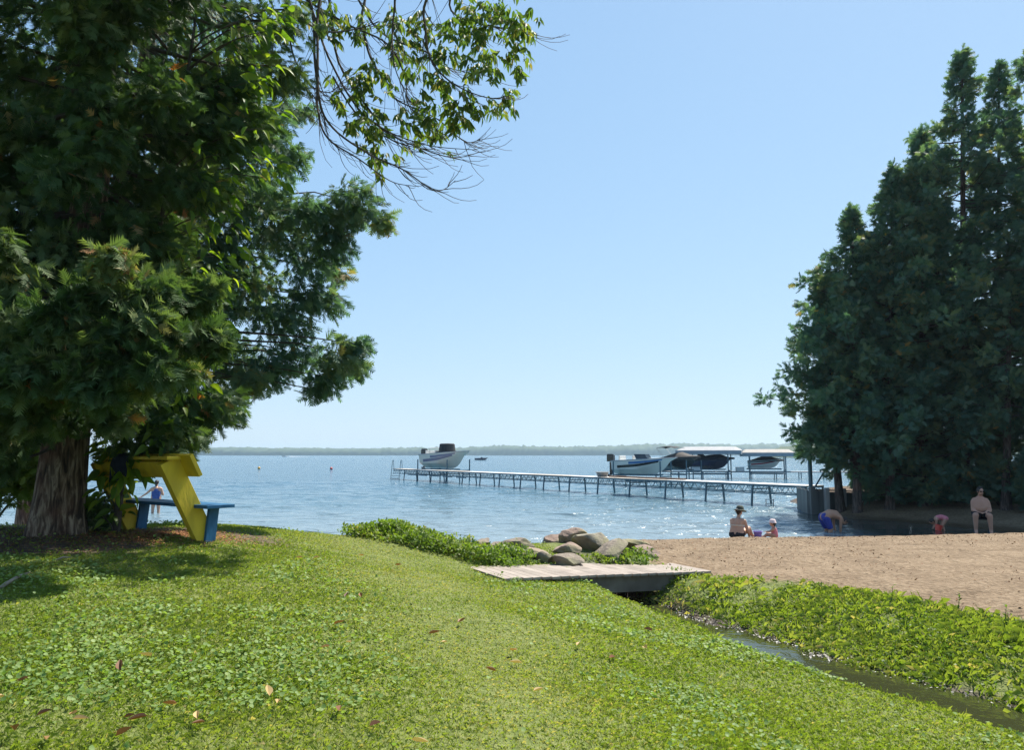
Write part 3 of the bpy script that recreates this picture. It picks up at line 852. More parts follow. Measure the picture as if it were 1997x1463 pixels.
# low dark shrubs under the right cedars
def shrub(name, px, py, Y, r, n, label, mat, group=None, size=0.2, tmpl=None, cat='shrub', rnd=(0, 1)):
    c = at(px, py, Y)
    g = gz(c.x, c.y)
    root = empty(name, (c.x, c.y, g - 0.02), label, cat, group)
    st = MB(); acc = Acc()
    for k in range(8):
        a = k * 0.785 + random.uniform(-0.3, 0.3)
        e = Vector((c.x + math.cos(a) * r[0] * 0.6, c.y + math.sin(a) * r[0] * 0.6, g + r[1] * random.uniform(0.6, 1.5)))
        st.tube(curve_pts((c.x, c.y, g - 0.05), e, 0.08, 5), [0.02, 0.016, 0.012, 0.008, 0.004], 5, False)
    for k in range(10):
        a = random.uniform(0, 6.28); q = math.sqrt(random.random())
        clump(acc, (c.x + math.cos(a) * r[0] * 0.7 * q, c.y + math.sin(a) * r[0] * 0.7 * q, g + r[1] * random.uniform(0.35, 1.5)), (r[0] * 0.45, r[0] * 0.45, r[1] * 0.45), n // 10, size, tmpl or SPRAY_COARSE, (0, 0, 0.4), -0.1, rnd)
    st.build('stem', M['twig'], root, True)
    acc.build('foliage', mat, root)
    return root
for (px, py, Y, r, lab) in [(1715, 985, 34.5, (1.0, 0.8), 'dark shrub at the cedar feet just past the timber wall'), (1765, 985, 32.6, (1.0, 1.0), 'dark shrub between timber wall and the twin cedar trunks'),
                            (1830, 988, 31.5, (1.1, 0.9), 'dark shrub left of the twin trunks above the grey shore'), (1950, 990, 29.6, (1.2, 1.1), 'dark shrub rising straight behind the seated man'),
                            (2020, 1000, 28.0, (1.1, 1.2), 'dark shrub at the outer end of the grey shore')]:
    shrub('shrub', px, py, Y, r, 2200, lab, M['cedar_back'], 'shrubs under the right cedars', 0.3)

# ------------------------------------------------------------------ broad-leaved sapling between cedar and bench
def leaf_mesh(name, L=1.0, W=0.42, n=5, droop=0.25, fold=0.12, serr=0.0):
    """one leaf blade along +x, folded on its midrib, drooping"""
    v, f = [], []
    for i in range(n + 1):
        t = i / n
        w = W * 0.5 * (math.sin(math.pi * min(1, t ** 0.8)) ** 0.8) * (1 - 0.25 * t) if 0 < t < 1 else 0.002
        z = -droop * t * t
        v += [(t * L, -w, z + fold * w * 2), (t * L, 0, z), (t * L, w, z + fold * w * 2)]
    for i in range(n):
        a = i * 3
        f += [(a, a + 3, a + 4, a + 1), (a + 1, a + 4, a + 5, a + 2)]
    m = bpy.data.meshes.new(name); m.from_pydata(v, [], f); m.update()
    return m, np.array(v), np.array(f)
def leaf_instances(name, mesh_variants, mat, parent, poses):
    for k, (p, Rm, s) in enumerate(poses):
        o = bpy.data.objects.new(name, mesh_variants[k % len(mesh_variants)])
        col.objects.link(o)
        o.parent = parent
        M4 = Matrix(((Rm[0][0], Rm[0][1], Rm[0][2]), (Rm[1][0], Rm[1][1], Rm[1][2]), (Rm[2][0], Rm[2][1], Rm[2][2]))).to_4x4()
        o.matrix_local = Matrix.Translation(Vector(p) - parent.location) @ M4 @ Matrix.Scale(s, 4)
def variants(prefix, mat, specs, L, W, droop, fold):
    out = []
    for k, rv in enumerate(specs):
        m, v, f = leaf_mesh(prefix, L, W * (0.9 + 0.1 * (k % 3)), 5, droop * (0.7 + 0.3 * (k % 3)), fold)
        a = m.attributes.new('rnd', 'FLOAT', 'POINT'); a.data.foreach_set('value', np.full(len(v), rv, dtype=np.float32))
        m.materials.append(mat); out.append(m)
    return out, v, f
BL, blv, blf = variants('leaf', M['broad'], [0.1, 0.3, 0.5, 0.65, 0.8, 0.95], 1.0, 0.44, 0.35, 0.25)
sb = at_z(205, 1052, 1.42); sb.y += 0.25
SB = Vector((sb.x, sb.y, gz(sb.x, sb.y) - 0.05))
sap = empty('sapling_tree', SB, 'broad-leaved sapling with large bright leaves growing between cedar trunk and bench', 'tree')
stem = MB()
spine = [SB, SB + Vector((0.03, 0.05, 1.2)), SB + Vector((0.1, 0.1, 2.6)), SB + Vector((0.35, 0.1, 4.2)), SB + Vector((0.6, 0.1, 6.2)), SB + Vector((0.75, 0.15, 8.0))]
stem.tube(spine, [0.05, 0.045, 0.04, 0.032, 0.022, 0.01], 8, False)
stem.build('trunk', M['twig'], sap, True)
def spine_at(z):
    for a, b in zip(spine[:-1], spine[1:]):
        if a.z <= z <= b.z: return a.lerp(b, (z - a.z) / (b.z - a.z))
    return spine[-1] if z > spine[-1].z else spine[0]
leafpose = []; brn = MB()
for (px, py, spread, n) in [(548, 35, 26, 8), (520, 20, 35, 12), (500, 70, 40, 14), (470, 40, 60, 16), (525, 60, 25, 6), (510, 135, 34, 12), (480, 160, 40, 14), (460, 110, 50, 14), (505, 200, 30, 8), (540, 228, 16, 5), (515, 250, 26, 7), (470, 240, 44, 14),
                            (440, 200, 50, 14), (430, 300, 50, 16), (500, 308, 34, 9), (535, 325, 22, 6), (545, 345, 14, 4), (470, 350, 36, 10), (420, 370, 42, 14), (435, 410, 40, 14), (400, 440, 50, 14), (380, 340, 60, 14),
                            (455, 440, 24, 6), (430, 500, 40, 10), (445, 545, 26, 8), (415, 560, 36, 10), (420, 605, 30, 9), (390, 520, 50, 12), (380, 640, 40, 9), (370, 735, 24, 7), (345, 775, 24, 8), (310, 790, 28, 10),
                            (305, 830, 24, 9), (300, 865, 24, 10), (280, 845, 26, 10), (262, 885, 30, 14), (235, 860, 36, 14), (270, 915, 18, 5), (240, 925, 30, 12), (215, 900, 34, 14), (255, 950, 16, 5), (240, 965, 12, 3), (205, 960, 26, 12),
                            (236, 990, 10, 3), (222, 905, 26, 12), (240, 930, 18, 8), (258, 900, 18, 7), (215, 870, 30, 12), (200, 1005, 18, 8), (188, 1035, 20, 8), (340, 690, 40, 8), (400, 700, 26, 5)]:
    Y = SB.y - 0.2 + random.uniform(-0.45, 0.35)
    c = at(px, py, Y)
    p0 = spine_at(c.z - 0.25)
    tw = curve_pts(p0, c, 0.08, 6, 0.02)
    brn.tube(tw, [0.014, 0.012, 0.01, 0.008, 0.006, 0.004], 5, False)
    out = (c - p0); out.z *= 0.3; out = out.normalized() if out.length > 0.05 else Vector((1, 0, 0))
    for k in range(n):
        q = Vector((random.gauss(0, 1), random.gauss(0, 1), random.gauss(0, 1))) * (spread / FPX * Y * 0.6)
        p = c + q
        ax = (out * 0.8 + q.normalized() * 0.4 + Vector((0, 0, -0.55)) + Vector((random.uniform(-.5, .5), random.uniform(-.5, .5), random.uniform(-.4, .3)))).normalized()
        leafpose.append((p, ax, random.uniform(0.14, 0.235)))
tag(brn.build('branch', M['twig'], sap, True), kind='stuff')
random.shuffle(leafpose)
ax = np.array([l[1][:] for l in leafpose]); nr = norm(rng.normal(size=ax.shape) * 0.6 + np.array([0.2, 0, 0.8]))
RM = frames(ax, nr)
leaf_instances('leaf', BL, M['broad'], sap, [(leafpose[i][0], RM[i], leafpose[i][2]) for i in range(min(295, len(leafpose)))])
if len(leafpose) > 295:
    rest = leafpose[295:]
    acc = Acc()
    acc.add(scatter(blv, blf, np.array([l[0][:] for l in rest]), RM[295:], np.array([l[2] for l in rest]), rng.random(len(rest))))
    tag(acc.build('foliage', M['broad'], sap), kind='stuff')

# ------------------------------------------------------------------ tall deciduous tree, limbs hanging in from above
HB = Vector((-9.2, 15.0, gz(-9.2, 15.0) - 0.1))
ash = empty('ash_tree', HB, 'tall deciduous tree with drooping bare twigs and leaf clusters hanging from above', 'tree')
fork = Vector((-7.6, 13.0, 10.5))
mbt = trunk_mesh(HB, fork, 0.34, 0.2, 1.3, 14, 14, seedv=5)
mbt.build('trunk', M['bark'], ash, True, True)
AY = 11.2
curves = [
    [(560, -60), (640, 110), (690, 200), (745, 250), (835, 283), (930, 292)],
    [(540, -60), (585, -10), (680, 48), (755, 85), (790, 150), (800, 210), (870, 265)],
    [(600, -70), (618, 60), (622, 190), (650, 250), (720, 300), (785, 330), (850, 372), (888, 352)],
    [(690, -70), (706, 40), (722, 110), (755, 165), (775, 195), (850, 230), (905, 275), (936, 272)],
    [(800, -70), (826, 30), (838, 110), (880, 160), (950, 190), (1000, 185)],
    [(840, -70), (880, 20), (935, 45), (990, 55), (1035, 62)],
    [(610, -60), (660, 120), (725, 220), (760, 262), (870, 305), (925, 300)],
    [(580, -40), (615, 130), (620, 215), (640, 270), (700, 310), (760, 352), (800, 362)],
    [(505, 80), (545, 130), (560, 165), (600, 175), (620, 205), (622, 250)],
    [(640, -60), (740, 60), (830, 100), (870, 130), (960, 150)],
    [(525, -30), (570, 20), (630, 60), (700, 55), (740, 40)],
    [(760, -60), (770, 0), (765, 60), (770, 130), (800, 200)],
    [(560, 20), (570, 100), (600, 160), (640, 180), (665, 160)],
    [(650, 150), (690, 215), (745, 262), (800, 285), (858, 292)],
]
limbs = MB(); allp = []
for ci, cv in enumerate(curves):
    Y0 = AY + random.uniform(-0.9, 0.9)
    P = [at(px, py, Y0 + 0.15 * math.sin(i * 1.7 + ci)) for i, (px, py) in enumerate(cv)]
    if cv[0][1] < 0:
        P = [fork.lerp(P[0], 0.0), fork.lerp(P[0], 0.5) + Vector((0, 0, 0.8))] + P
    # smooth with Catmull-Rom
    S = []
    for i in range(len(P) - 1):
        a, b, c, d = P[max(i - 1, 0)], P[i], P[i + 1], P[min(i + 2, len(P) - 1)]
        for k in range(6):
            t = k / 6
            S.append(0.5 * ((2 * b) + (c - a) * t + (2 * a - 5 * b + 4 * c - d) * t * t + (3 * b - a - 3 * c + d) * t ** 3))
    S.append(P[-1])
    n = len(S); r0 = 0.024 if cv[0][1] < 0 else 0.012
    rad = [r0 * (1 - i / n) ** 0.9 + 0.0032 for i in range(n)]
    limbs.tube(S, rad, 6, False)
    allp.append((S, rad))
    # twigs with upturned tips
    for k in range(int(n * 0.9)):
        i = random.randint(int(n * 0.25), n - 2)
        tdir = (S[i + 1] - S[i]).normalized()
        side = Vector((random.uniform(-1, 1), random.uniform(-0.7, 0.7), random.uniform(-0.8, 0.4)))
        L = random.uniform(0.18, 0.75)
        p = S[i]; d = (tdir * 0.9 + side * 0.7).normalized()
        tp = [p]
        for q in range(5):
            d = (d + Vector((0.05, 0, 0.10 * q - 0.12)) + Vector((random.uniform(-1, 1), random.uniform(-1, 1), random.uniform(-1, 1))) * 0.16).normalized()
            p = p + d * L / 5; tp.append(p)
        limbs.tube(tp, [0.0055, 0.005, 0.0045, 0.004, 0.0035, 0.003], 4, False)
tag(limbs.build('branch', M['twig'], ash, True), kind='stuff')
AL, alv, alf = variants('leaf', M['ash'], [0.1, 0.25, 0.4, 0.55, 0.75, 0.95], 1.0, 0.36, 0.3, 0.2)
poses = []
for (px, py, sp, n) in [(1000, 40, 36, 75), (960, 20, 45, 80), (985, 90, 38, 65), (930, 60, 36, 55), (1010, 120, 16, 18), (1030, 60, 12, 10), (905, 20, 40, 55), (880, 70, 30, 40), (995, 185, 14, 24), (960, 195, 14, 18), (975, 178, 14, 14), (930, 140, 32, 45), (905, 195, 28, 45), (885, 220, 22, 30),
                        (860, 160, 36, 55), (830, 130, 30, 45), (800, 60, 30, 50), (770, 50, 26, 40), (790, 100, 24, 34), (690, 30, 32, 40), (650, 10, 30, 34), (705, 135, 26, 40), (690, 150, 26, 34), (735, 130, 20, 24), (790, 200, 26, 36), (815, 235, 30, 44), (850, 255, 26, 34), (870, 240, 18, 18),
                        (700, 210, 28, 40), (730, 225, 24, 30), (720, 265, 26, 38), (750, 290, 24, 32), (690, 245, 22, 24), (660, 200, 14, 10), (640, 60, 20, 16), (620, 20, 24, 20), (840, 40, 20, 22), (860, 100, 22, 26), (945, 100, 26, 32), (760, 20, 18, 18), (560, 25, 24, 16), (590, 5, 20, 12)]:
    Y = AY + random.uniform(-0.7, 0.7)
    c = at(px, py, Y)
    for k in range(max(3, int(n / 3.2))):           # compound leaves: 5 to 7 leaflets on a drooping stalk
        q = Vector((random.gauss(0, 1), random.gauss(0, 1), random.gauss(0, 1))) * (sp / FPX * Y * 0.62)
        base = c + q
        ax0 = Vector((random.uniform(-0.6, 0.9), random.uniform(-0.6, 0.6), random.uniform(-0.9, -0.1))).normalized()
        sd = ax0.cross(Vector((0, 0, 1))).normalized()
        s = random.uniform(0.11, 0.17)
        for j in range(7):
            t = [0.35, 0.35, 0.65, 0.65, 0.9, 0.9, 1.0][j]; sg = [-1, 1, -1, 1, -1, 1, 0][j]
            p = base + ax0 * (t * 0.16) + sd * sg * 0.008
            a2 = (ax0 * (0.6 if sg else 1.0) + sd * sg * 0.75 + Vector((0, 0, -0.35))).normalized()
            poses.append((p, a2, s * random.uniform(0.8, 1.1)))
random.shuffle(poses)
ax = np.array([l[1][:] for l in poses]); nr = norm(rng.normal(size=ax.shape) * 0.5 + np.array([0.2, 0, 0.7])); RM = frames(ax, nr)
leaf_instances('leaf', AL, M['ash'], ash, [(poses[i][0], RM[i], poses[i][2]) for i in range(295)])
acc = Acc(); rest = poses[295:]
acc.add(scatter(alv, alf, np.array([l[0][:] for l in rest]), RM[295:], np.array([l[2] for l in rest]), rng.random(len(rest))))
tag(acc.build('foliage', M['ash'], ash), kind='stuff')

# dark shrub left of the cedar trunk
shrub('shrub', -20, 1010, 10.6, (1.0, 1.0), 2600, 'leafy dark shrub in the shade left of the cedar trunk', M['weed'], None, 0.16, SPRAY_MID)
shrub('shrub', 190, 1020, 9.9, (0.28, 0.3), 260, 'small dark shrub at the foot of the cedar behind its trunk', M['cedar_near'], None, 0.14, SPRAY_MID)

# ------------------------------------------------------------------ bench
M['yellow'] = mat_noise('yellow_paint', (0.52, 0.37, 0.03), (0.74, 0.54, 0.035), 7, 0.6, 0.004, 35, stretch=(1, 1, 0.35), spec=0.35, detail=10)
M['blue'] = mat_noise('blue_paint', (0.010, 0.07, 0.17), (0.025, 0.14, 0.28), 7, 0.55, 0.004, 35, stretch=(1, 1, 0.35), spec=0.35, detail=10)
M['navy_cloth'] = mat_noise('navy_cloth', (0.008, 0.012, 0.025), (0.02, 0.03, 0.055), 12, 0.95)
M['steel'] = mat_noise('steel', (0.30, 0.31, 0.32), (0.45, 0.46, 0.47), 8, 0.4, metallic=0.9)
nb = at(394, 1047, 9.3)
F_ = Vector((0.60, 0.79, 0)).normalized(); L_ = Vector((-0.79, 0.60, 0)).normalized()   # bench front, bench length away from us
BG = min(gz(nb.x, nb.y), nb.z) - 0.0
BO = Vector((nb.x, nb.y, nb.z))
far0 = BO + L_ * 1.62
bench = empty('bench', BO + L_ * 0.8, 'yellow and blue painted plank bench facing the lake beside the cedar', 'bench')
zg = BO.z
def bp(f, l, z): return BO + F_ * f + L_ * l + Vector((0, 0, z))
legw, legt = 0.235, 0.10
for l in (0.0, 1.62):
    gzl = gz(bp(0, l, 0).x, bp(0, l, 0).y) - BO.z - 0.03
    m = MB()
    m.beam(bp(0.02 - gzl * 0.5, l, gzl), bp(-0.475, l, 0.905), legw, legt, up=L_)
    m.build('leg', M['yellow'], bench, True, bevel=0.004)
    m = MB(); gzf = gz(bp(0.12, l, 0).x, bp(0.12, l, 0).y) - BO.z - 0.03
    m.beam(bp(0.05, l - 0.075, gzf), bp(0.09, l - 0.075, 0.345), 0.13, 0.045, up=L_)
    m.build('seat_support', M['blue'], bench, True, bevel=0.004)
m = MB(); up_seat = (0, 0, 1)
m.beam(bp(0.03, -0.33, 0.365), bp(0.03, 1.95, 0.365), 0.36, 0.04)
m.build('seat', M['blue'], bench, True, bevel=0.005)
lean = Vector((F_.x * -0.48, F_.y * -0.48, 0.885)).normalized()          # direction up the legs
nfront = lean.cross(L_).normalized()
if nfront.dot(F_) < 0: nfront = -nfront
cb = bp(-0.40, 0, 0.79) + nfront * 0.125
m = MB(); m.beam(cb + L_ * -0.30, cb + L_ * 1.72, 0.05, 0.28, up=lean)
backrest = m.build('backrest', M['yellow'], bench, True, bevel=0.005)
m = MB(); m.beam(bp(-0.40, -0.10, 0.93), bp(-0.40, 1.72, 0.93), 0.27, 0.04)
m.build('top_board', M['yellow'], bench, True, bevel=0.005)
m = MB(); cbk = bp(-0.455, 0.03, 0.80) - nfront * 0.0
m.beam(cbk + L_ * 0.0, cbk + L_ * 1.56, 0.04, 0.20, up=lean)
m.build('back_rail', M['yellow'], bench, True, bevel=0.005)
for l in (0.0, 1.62):
    for dz in (-0.05, 0.05):
        p = cb + L_ * (l - 0.0) + lean * dz
        MB().tube([p - nfront * 0.0, p + nfront * 0.028], 0.012, 8).build('bolt', M['steel'], backrest, True)
# dark cloth hung over the backrest
cl = MB()
prof = [(-0.17, -0.26), (-0.155, -0.10), (-0.15, -0.02), (-0.13, 0.028), (-0.05, 0.045), (0.05, 0.05), (0.12, 0.04), (0.17, 0.02), (0.20, -0.06)]
for j in range(9):
    l = 0.72 + 0.42 * j / 8
    for k, (f, z) in enumerate(prof):
        w = 0.014 * math.sin(j * 2.1 + k * 0.9) + 0.01 * math.sin(j * 5.0 + k)
        dz = (0.05 * math.sin(j * 1.3)) if k == 0 else 0
        p = bp(-0.40 + f - (0.012 if f < 0 else -0.01), l + 0.03 * math.sin(k * 1.7), 0.93 + z + abs(w) + dz)
        cl.v.append(tuple(p))
n = len(prof)
for j in range(8):
    for k in range(n - 1):
        cl.f.append((j * n + k, j * n + k + 1, (j + 1) * n + k + 1, (j + 1) * n + k))
o = cl.build('towel', M['navy_cloth'], None, False, True)
o.modifiers.new('solid', 'SOLIDIFY').thickness = 0.008
tag(o, 'dark navy towel hung over the top of the yellow bench', 'towel')

# ------------------------------------------------------------------ footbridge
M['deck'] = mat_noise('weathered_deck', (0.23, 0.19, 0.16), (0.35, 0.30, 0.255), 3.0, 0.85, 0.003, 40, stretch=(1, 1, 1))
M['deck2'] = mat_noise('weathered_deck_dark', (0.185, 0.155, 0.13), (0.30, 0.255, 0.215), 4.0, 0.85, 0.003, 40)
M['beamwood'] = mat_noise('bridge_beam_wood', (0.10, 0.085, 0.07), (0.19, 0.165, 0.14), 3.0, 0.9, 0.003, 30)
b_nl = at_z(985, 1131, 0.80); b_nr = at_z(1385, 1113, 0.66); b_fl = at_z(905, 1108, 0.82); b_fr = at_z(1292, 1100, 0.68)
bl = ((b_nr + b_fr) / 2 - (b_nl + b_fl) / 2); Lb = bl.length; bl.normalize()
bw = Vector((-bl.y, bl.x, 0)).normalized(); Wb = 1.22
bc = (b_nl + b_fl) / 2
bridge = empty('footbridge', bc + bl * Lb / 2 - Vector((0, 0, 0.4)), 'small plank footbridge crossing the stream between lawn and sand', 'footbridge')
NPL = 24
bwn = -bw if bw.y > 0 else bw       # toward the camera
for i in range(NPL):
    c = bc + bl * (Lb * (i + 0.5) / NPL)
    j = random.uniform(-0.012, 0.012)
    m = MB()
    m.beam(c - bw * (Wb / 2 + j), c + bw * (Wb / 2 - j), Lb / NPL - 0.022, 0.036, up=(random.uniform(-0.012, 0.012), random.uniform(-.012, .012), 1))
    m.build('plank', M['deck'] if random.random() < 0.65 else M['deck2'], bridge, True, bevel=0.004)
for s in (-1, 1):
    m = MB()
    off = bw * (s * (Wb / 2 - 0.10))
    m.beam(bc + off + bl * 0.05 - Vector((0, 0, 0.135)), bc + off + bl * (Lb - 0.03) - Vector((0, 0, 0.135)), 0.06, 0.23)
    m.build('beam', M['beamwood'], bridge, True, bevel=0.006)

# ------------------------------------------------------------------ rocks
def rock_mat(name, c1, c2, c3, moss=None):
    m, nt, N, L, P = new_mat(name)
    tc = N.new('ShaderNodeTexCoord')
    n = N.new('ShaderNodeTexNoise'); n.inputs['Scale'].default_value = 5; n.inputs['Detail'].default_value = 9; n.inputs['Roughness'].default_value = 0.65
    L.new(tc.outputs['Object'], n.inputs['Vector'])
    r = ramp(N, [(0.3, c1), (0.52, c2), (0.72, c3)]); L.new(n.outputs['Fac'], r.inputs[0])
    n2 = N.new('ShaderNodeTexNoise'); n2.inputs['Scale'].default_value = 2.2; n2.inputs['Detail'].default_value = 5; L.new(tc.outputs['Object'], n2.inputs['Vector'])
    mx = N.new('ShaderNodeMix'); mx.data_type = 'RGBA'; mx.inputs[7].default_value = (*(moss or (0.20, 0.19, 0.10)), 1)
    rr = ramp(N, [(0.5, (0, 0, 0)), (0.62, (0.7, 0.7, 0.7))]); L.new(n2.outputs['Fac'], rr.inputs[0]); L.new(rr.outputs[0], mx.inputs[0])
    L.new(r.outputs[0], mx.inputs[6]); L.new(mx.outputs[2], P.inputs['Base Color'])
    P.inputs['Roughness'].default_value = 0.9
    b = N.new('ShaderNodeBump'); b.inputs['Distance'].default_value = 0.05; L.new(n.outputs['Fac'], b.inputs['Height']); L.new(b.outputs[0], P.inputs['Normal'])
    return m
M['rock_grey'] = rock_mat('grey_rock', (0.11, 0.09, 0.07), (0.21, 0.17, 0.13), (0.33, 0.275, 0.215))
M['rock_pink'] = rock_mat('pink_rock', (0.15, 0.105, 0.08), (0.26, 0.185, 0.145), (0.37, 0.275, 0.22))
M['rock_lichen'] = rock_mat('lichen_rock', (0.13, 0.115, 0.085), (0.25, 0.22, 0.16), (0.37, 0.335, 0.24), (0.22, 0.2, 0.085))
def rock(px, py, Y, w, h, d, mat, label, seedv, group='boulders piled beside the footbridge', tilt=0.0):
    c = at(px, py, Y)
    bm = bmesh.new()
    bmesh.ops.create_icosphere(bm, subdivisions=4, radius=1.0)
    rs = np.random.default_rng(seedv)
    planes = norm(rs.normal(size=(13, 3))); offs = rs.uniform(0.48, 0.88, 13)
    for v in bm.verts:
        p = np.array(v.co)
        for nrm_, o_ in zip(planes, offs):
            q = p @ nrm_
            if q > o_: p = p - nrm_ * (q - o_) * 0.97
        k = 1 + 0.10 * math.sin(p[0] * 3.1 + seedv) * math.sin(p[1] * 2.7 + seedv * 1.3) + 0.03 * math.sin(p[2] * 9 + p[0] * 7 + seedv)
        v.co = Vector((p[0] * w * k, p[1] * d * k, p[2] * h * k))
    m = bpy.data.meshes.new('boulder'); bm.to_mesh(m); bm.free()
    m.polygons.foreach_set('use_smooth', [True] * len(m.polygons))
    o = link('boulder', m, mat)
    es = o.modifiers.new('edge', 'EDGE_SPLIT'); es.split_angle = R(17)
    o.location = c; o.rotation_euler = (rs.uniform(-0.2, 0.2), tilt, rs.uniform(-0.6, 0.6))
    return tag(o, label, 'boulder', group)
for (px, py, Y, w, h, d, mk, lab, sd_, tl) in ROCKS:
    rock(px, py, Y, w * 1.3, h * 1.12, d * 1.3, M[mk], lab, sd_, tilt=tl)

# ------------------------------------------------------------------ docks
M['dock_metal'] = mat_noise('dock_metal', (0.05, 0.105, 0.14), (0.09, 0.16, 0.20), 3, 0.5, metallic=0.3)
M['dock_deck'] = mat_noise('dock_boards', (0.36, 0.31, 0.26), (0.55, 0.49, 0.42), 2.0, 0.8, 0.003, 20)
M['dock_deck_pale'] = mat_noise('pale_dock_boards', (0.55, 0.55, 0.54), (0.70, 0.70, 0.69), 2.0, 0.7)
def dock(p0, p1, nsec, zdeck, width, label, mats, truss=True, leg_splay=0.12, bottom=-1.2):
    p0, p1 = Vector((*p0, 0)), Vector((*p1, 0))
    a = (p1 - p0); L = a.length / nsec; a.normalize()
    w = Vector((-a.y, a.x, 0))
    if w.y > 0: w = -w                           # toward us
    root = empty('dock', p0, label, 'dock')
    for i in range(nsec):
        c0 = p0 + a * (L * i); c1 = p0 + a * (L * (i + 1) - 0.03)
        m = MB(); nbd = 20
        for k in range(nbd):
            c = c0.lerp(c1, (k + 0.5) / nbd)
            m.beam(c - w * width / 2 + Vector((0, 0, zdeck)), c + w * width / 2 + Vector((0, 0, zdeck)), (c1 - c0).length / nbd - 0.012, 0.03)
        m.build('deck_panel', mats[i % len(mats)], root, True)
        for s in (-1, 1):
            m = MB(); o = w * (s * (width / 2 - 0.04))
            t, b = zdeck - 0.06, zdeck - (0.44 if truss else 0.2)
            m.beam(c0 + o + Vector((0, 0, t)), c1 + o + Vector((0, 0, t)), 0.045, 0.085)
            if truss:
                m.beam(c0 + o + Vector((0, 0, b)), c1 + o + Vector((0, 0, b)), 0.04, 0.05)
                nz = 10
                for k in range(nz):
                    q0, q1 = c0.lerp(c1, k / nz), c0.lerp(c1, (k + 1) / nz)
                    z0, z1 = (t, b) if k % 2 else (b, t)
                    m.beam(q0 + o + Vector((0, 0, z0)), q1 + o + Vector((0, 0, z1)), 0.02, 0.02)
            m.build('side_truss' if truss else 'side_rail', M['dock_metal'], root, True)
            m = MB(); e = c0 + a * 0.05
            m.beam(e + o + Vector((0, 0, zdeck - 0.02)), e + o * (1 + leg_splay * 3.2) + Vector((0, 0, bottom)), 0.075, 0.075)
            m.build('leg', M['dock_metal'], root, True)
        m = MB(); e = c0 + a * 0.05
        m.beam(e - w * (width / 2) + Vector((0, 0, zdeck - 0.25)), e + w * (width / 2) + Vector((0, 0, zdeck - 0.25)), 0.05, 0.05)
        m.build('cross_brace', M['dock_metal'], root, True)
    return root, a, w, L
D0, D1 = (13.9, 35.6), (-11.5, 78.5)
dock1, da, dw, dL = dock(D0, D1, 16, 1.03, 1.25, 'long plank dock on trussed blue-grey legs reaching from timber wall into the lake', [M['dock_deck_pale'], M['dock_deck_pale'], M['dock_deck_pale'], M['dock_deck'], M['dock_deck'], M['dock_deck_pale'], M['dock_deck'], M['dock_deck']])
# steps and handrail at the far end of the long dock
e = Vector((*D1, 0))
for s in (-1, 1):
    m = MB(); m.tube([e + dw * 0.45 * s + da * 0.1 + Vector((0, 0, 1.0)), e + dw * 0.45 * s + da * 0.25 + Vector((0, 0, 1.9)), e + dw * 0.45 * s + da * 0.5 + Vector((0, 0, 1.85)), e + dw * 0.45 * s + da * 1.0 + Vector((0, 0, -0.3))], 0.03, 6)
    m.build('handrail', M['dock_metal'], dock1, True)
for k in range(4):
    m = MB(); p = e + da * (0.2 + 0.2 * k) + Vector((0, 0, 0.8 - 0.25 * k)); m.beam(p - dw * 0.45, p + dw * 0.45, 0.22, 0.04)
    m.build('step', M['dock_metal'], dock1, True)
# side frames of the boat lift zone under the dock end
for k in range(5):
    m = MB(); q = Vector((*D1, 0)) - da * (4.0 + 2.6 * k) + dw * 0.66
    m.beam(q + Vector((0, 0, 0.55)), q - da * 1.8 + Vector((0, 0, 0.55)), 0.05, 0.10)
    m.build('lower_rail', M['dock_metal'], dock1, True)
# ladder hanging at the shore end
m = MB(); q = Vector((*D0, 0)) + da * 2.0 + dw * 0.75
for s in (-1, 1): m.tube([q + da * 0.22 * s + Vector((0, 0, 0.35)), q + da * 0.22 * s + dw * 0.05 + Vector((0, 0, -0.6))], 0.022, 6)
for k in range(3): m.beam(q + da * 0.22 + Vector((0, 0, 0.32 - 0.2 * k)), q - da * 0.22 + Vector((0, 0, 0.32 - 0.2 * k)), 0.12, 0.03)
m.build('ladder', M['steel'], dock1, True)
# second dock, farther
E0 = at_z(1640, 934, 0.0); E1 = at_z(1275, 931, 0.0)
Yd2 = 80.0
E0 = (34.5, 79.0); E1 = (15.2, 82.0)
dock2, d2a, d2w, d2L = dock(E0, E1, 8, 0.72, 1.2, 'far low dock carrying the canopied boat lifts', [M['dock_deck_pale']], False, 0.05)
# things on the long dock
def on_dock(px): # parameter along dock seen at px
    best = min(np.linspace(0, 1, 400), key=lambda t: abs(998.5 + FPX * (D0[0] + (D1[0] - D0[0]) * t) / (D0[1] + (D1[1] - D0[1]) * t) - px))
    return Vector((D0[0] + (D1[0] - D0[0]) * best, D0[1] + (D1[1] - D0[1]) * best, 1.047))
M['tub'] = mat_noise('grey_tub', (0.22, 0.22, 0.21), (0.33, 0.32, 0.31), 5, 0.7)
p = on_dock(1174)
m = MB(); m.lathe([(0.001, 0.0), (0.30, 0.0), (0.40, 0.26), (0.45, 0.28), (0.45, 0.31), (0.37, 0.31), (0.30, 0.05), (0.001, 0.05)], 20, (p.x, p.y, p.z))
tag(m.build('tub', M['tub'], None, False, True), 'grey round tub standing on the long dock', 'tub')
M['plank_brown'] = mat_noise('brown_plank', (0.11, 0.065, 0.045), (0.20, 0.13, 0.09), 4, 0.85)
for (pa, pb, off, nm) in [(1182, 1238, 0.25, 'short dark plank lying on the dock next to the grey tub'), (1240, 1330, 0.1, 'long dark plank lying along the dock past the short one')]:
    a_, b_ = on_dock(pa), on_dock(pb)
    m = MB(); m.beam(a_ - dw * off + Vector((0, 0, 0.045)), b_ - dw * off + Vector((0, 0, 0.045)), 0.24, 0.08)
    tag(m.build('plank', M['plank_brown'], None, False, False, 0.006), nm, 'plank')
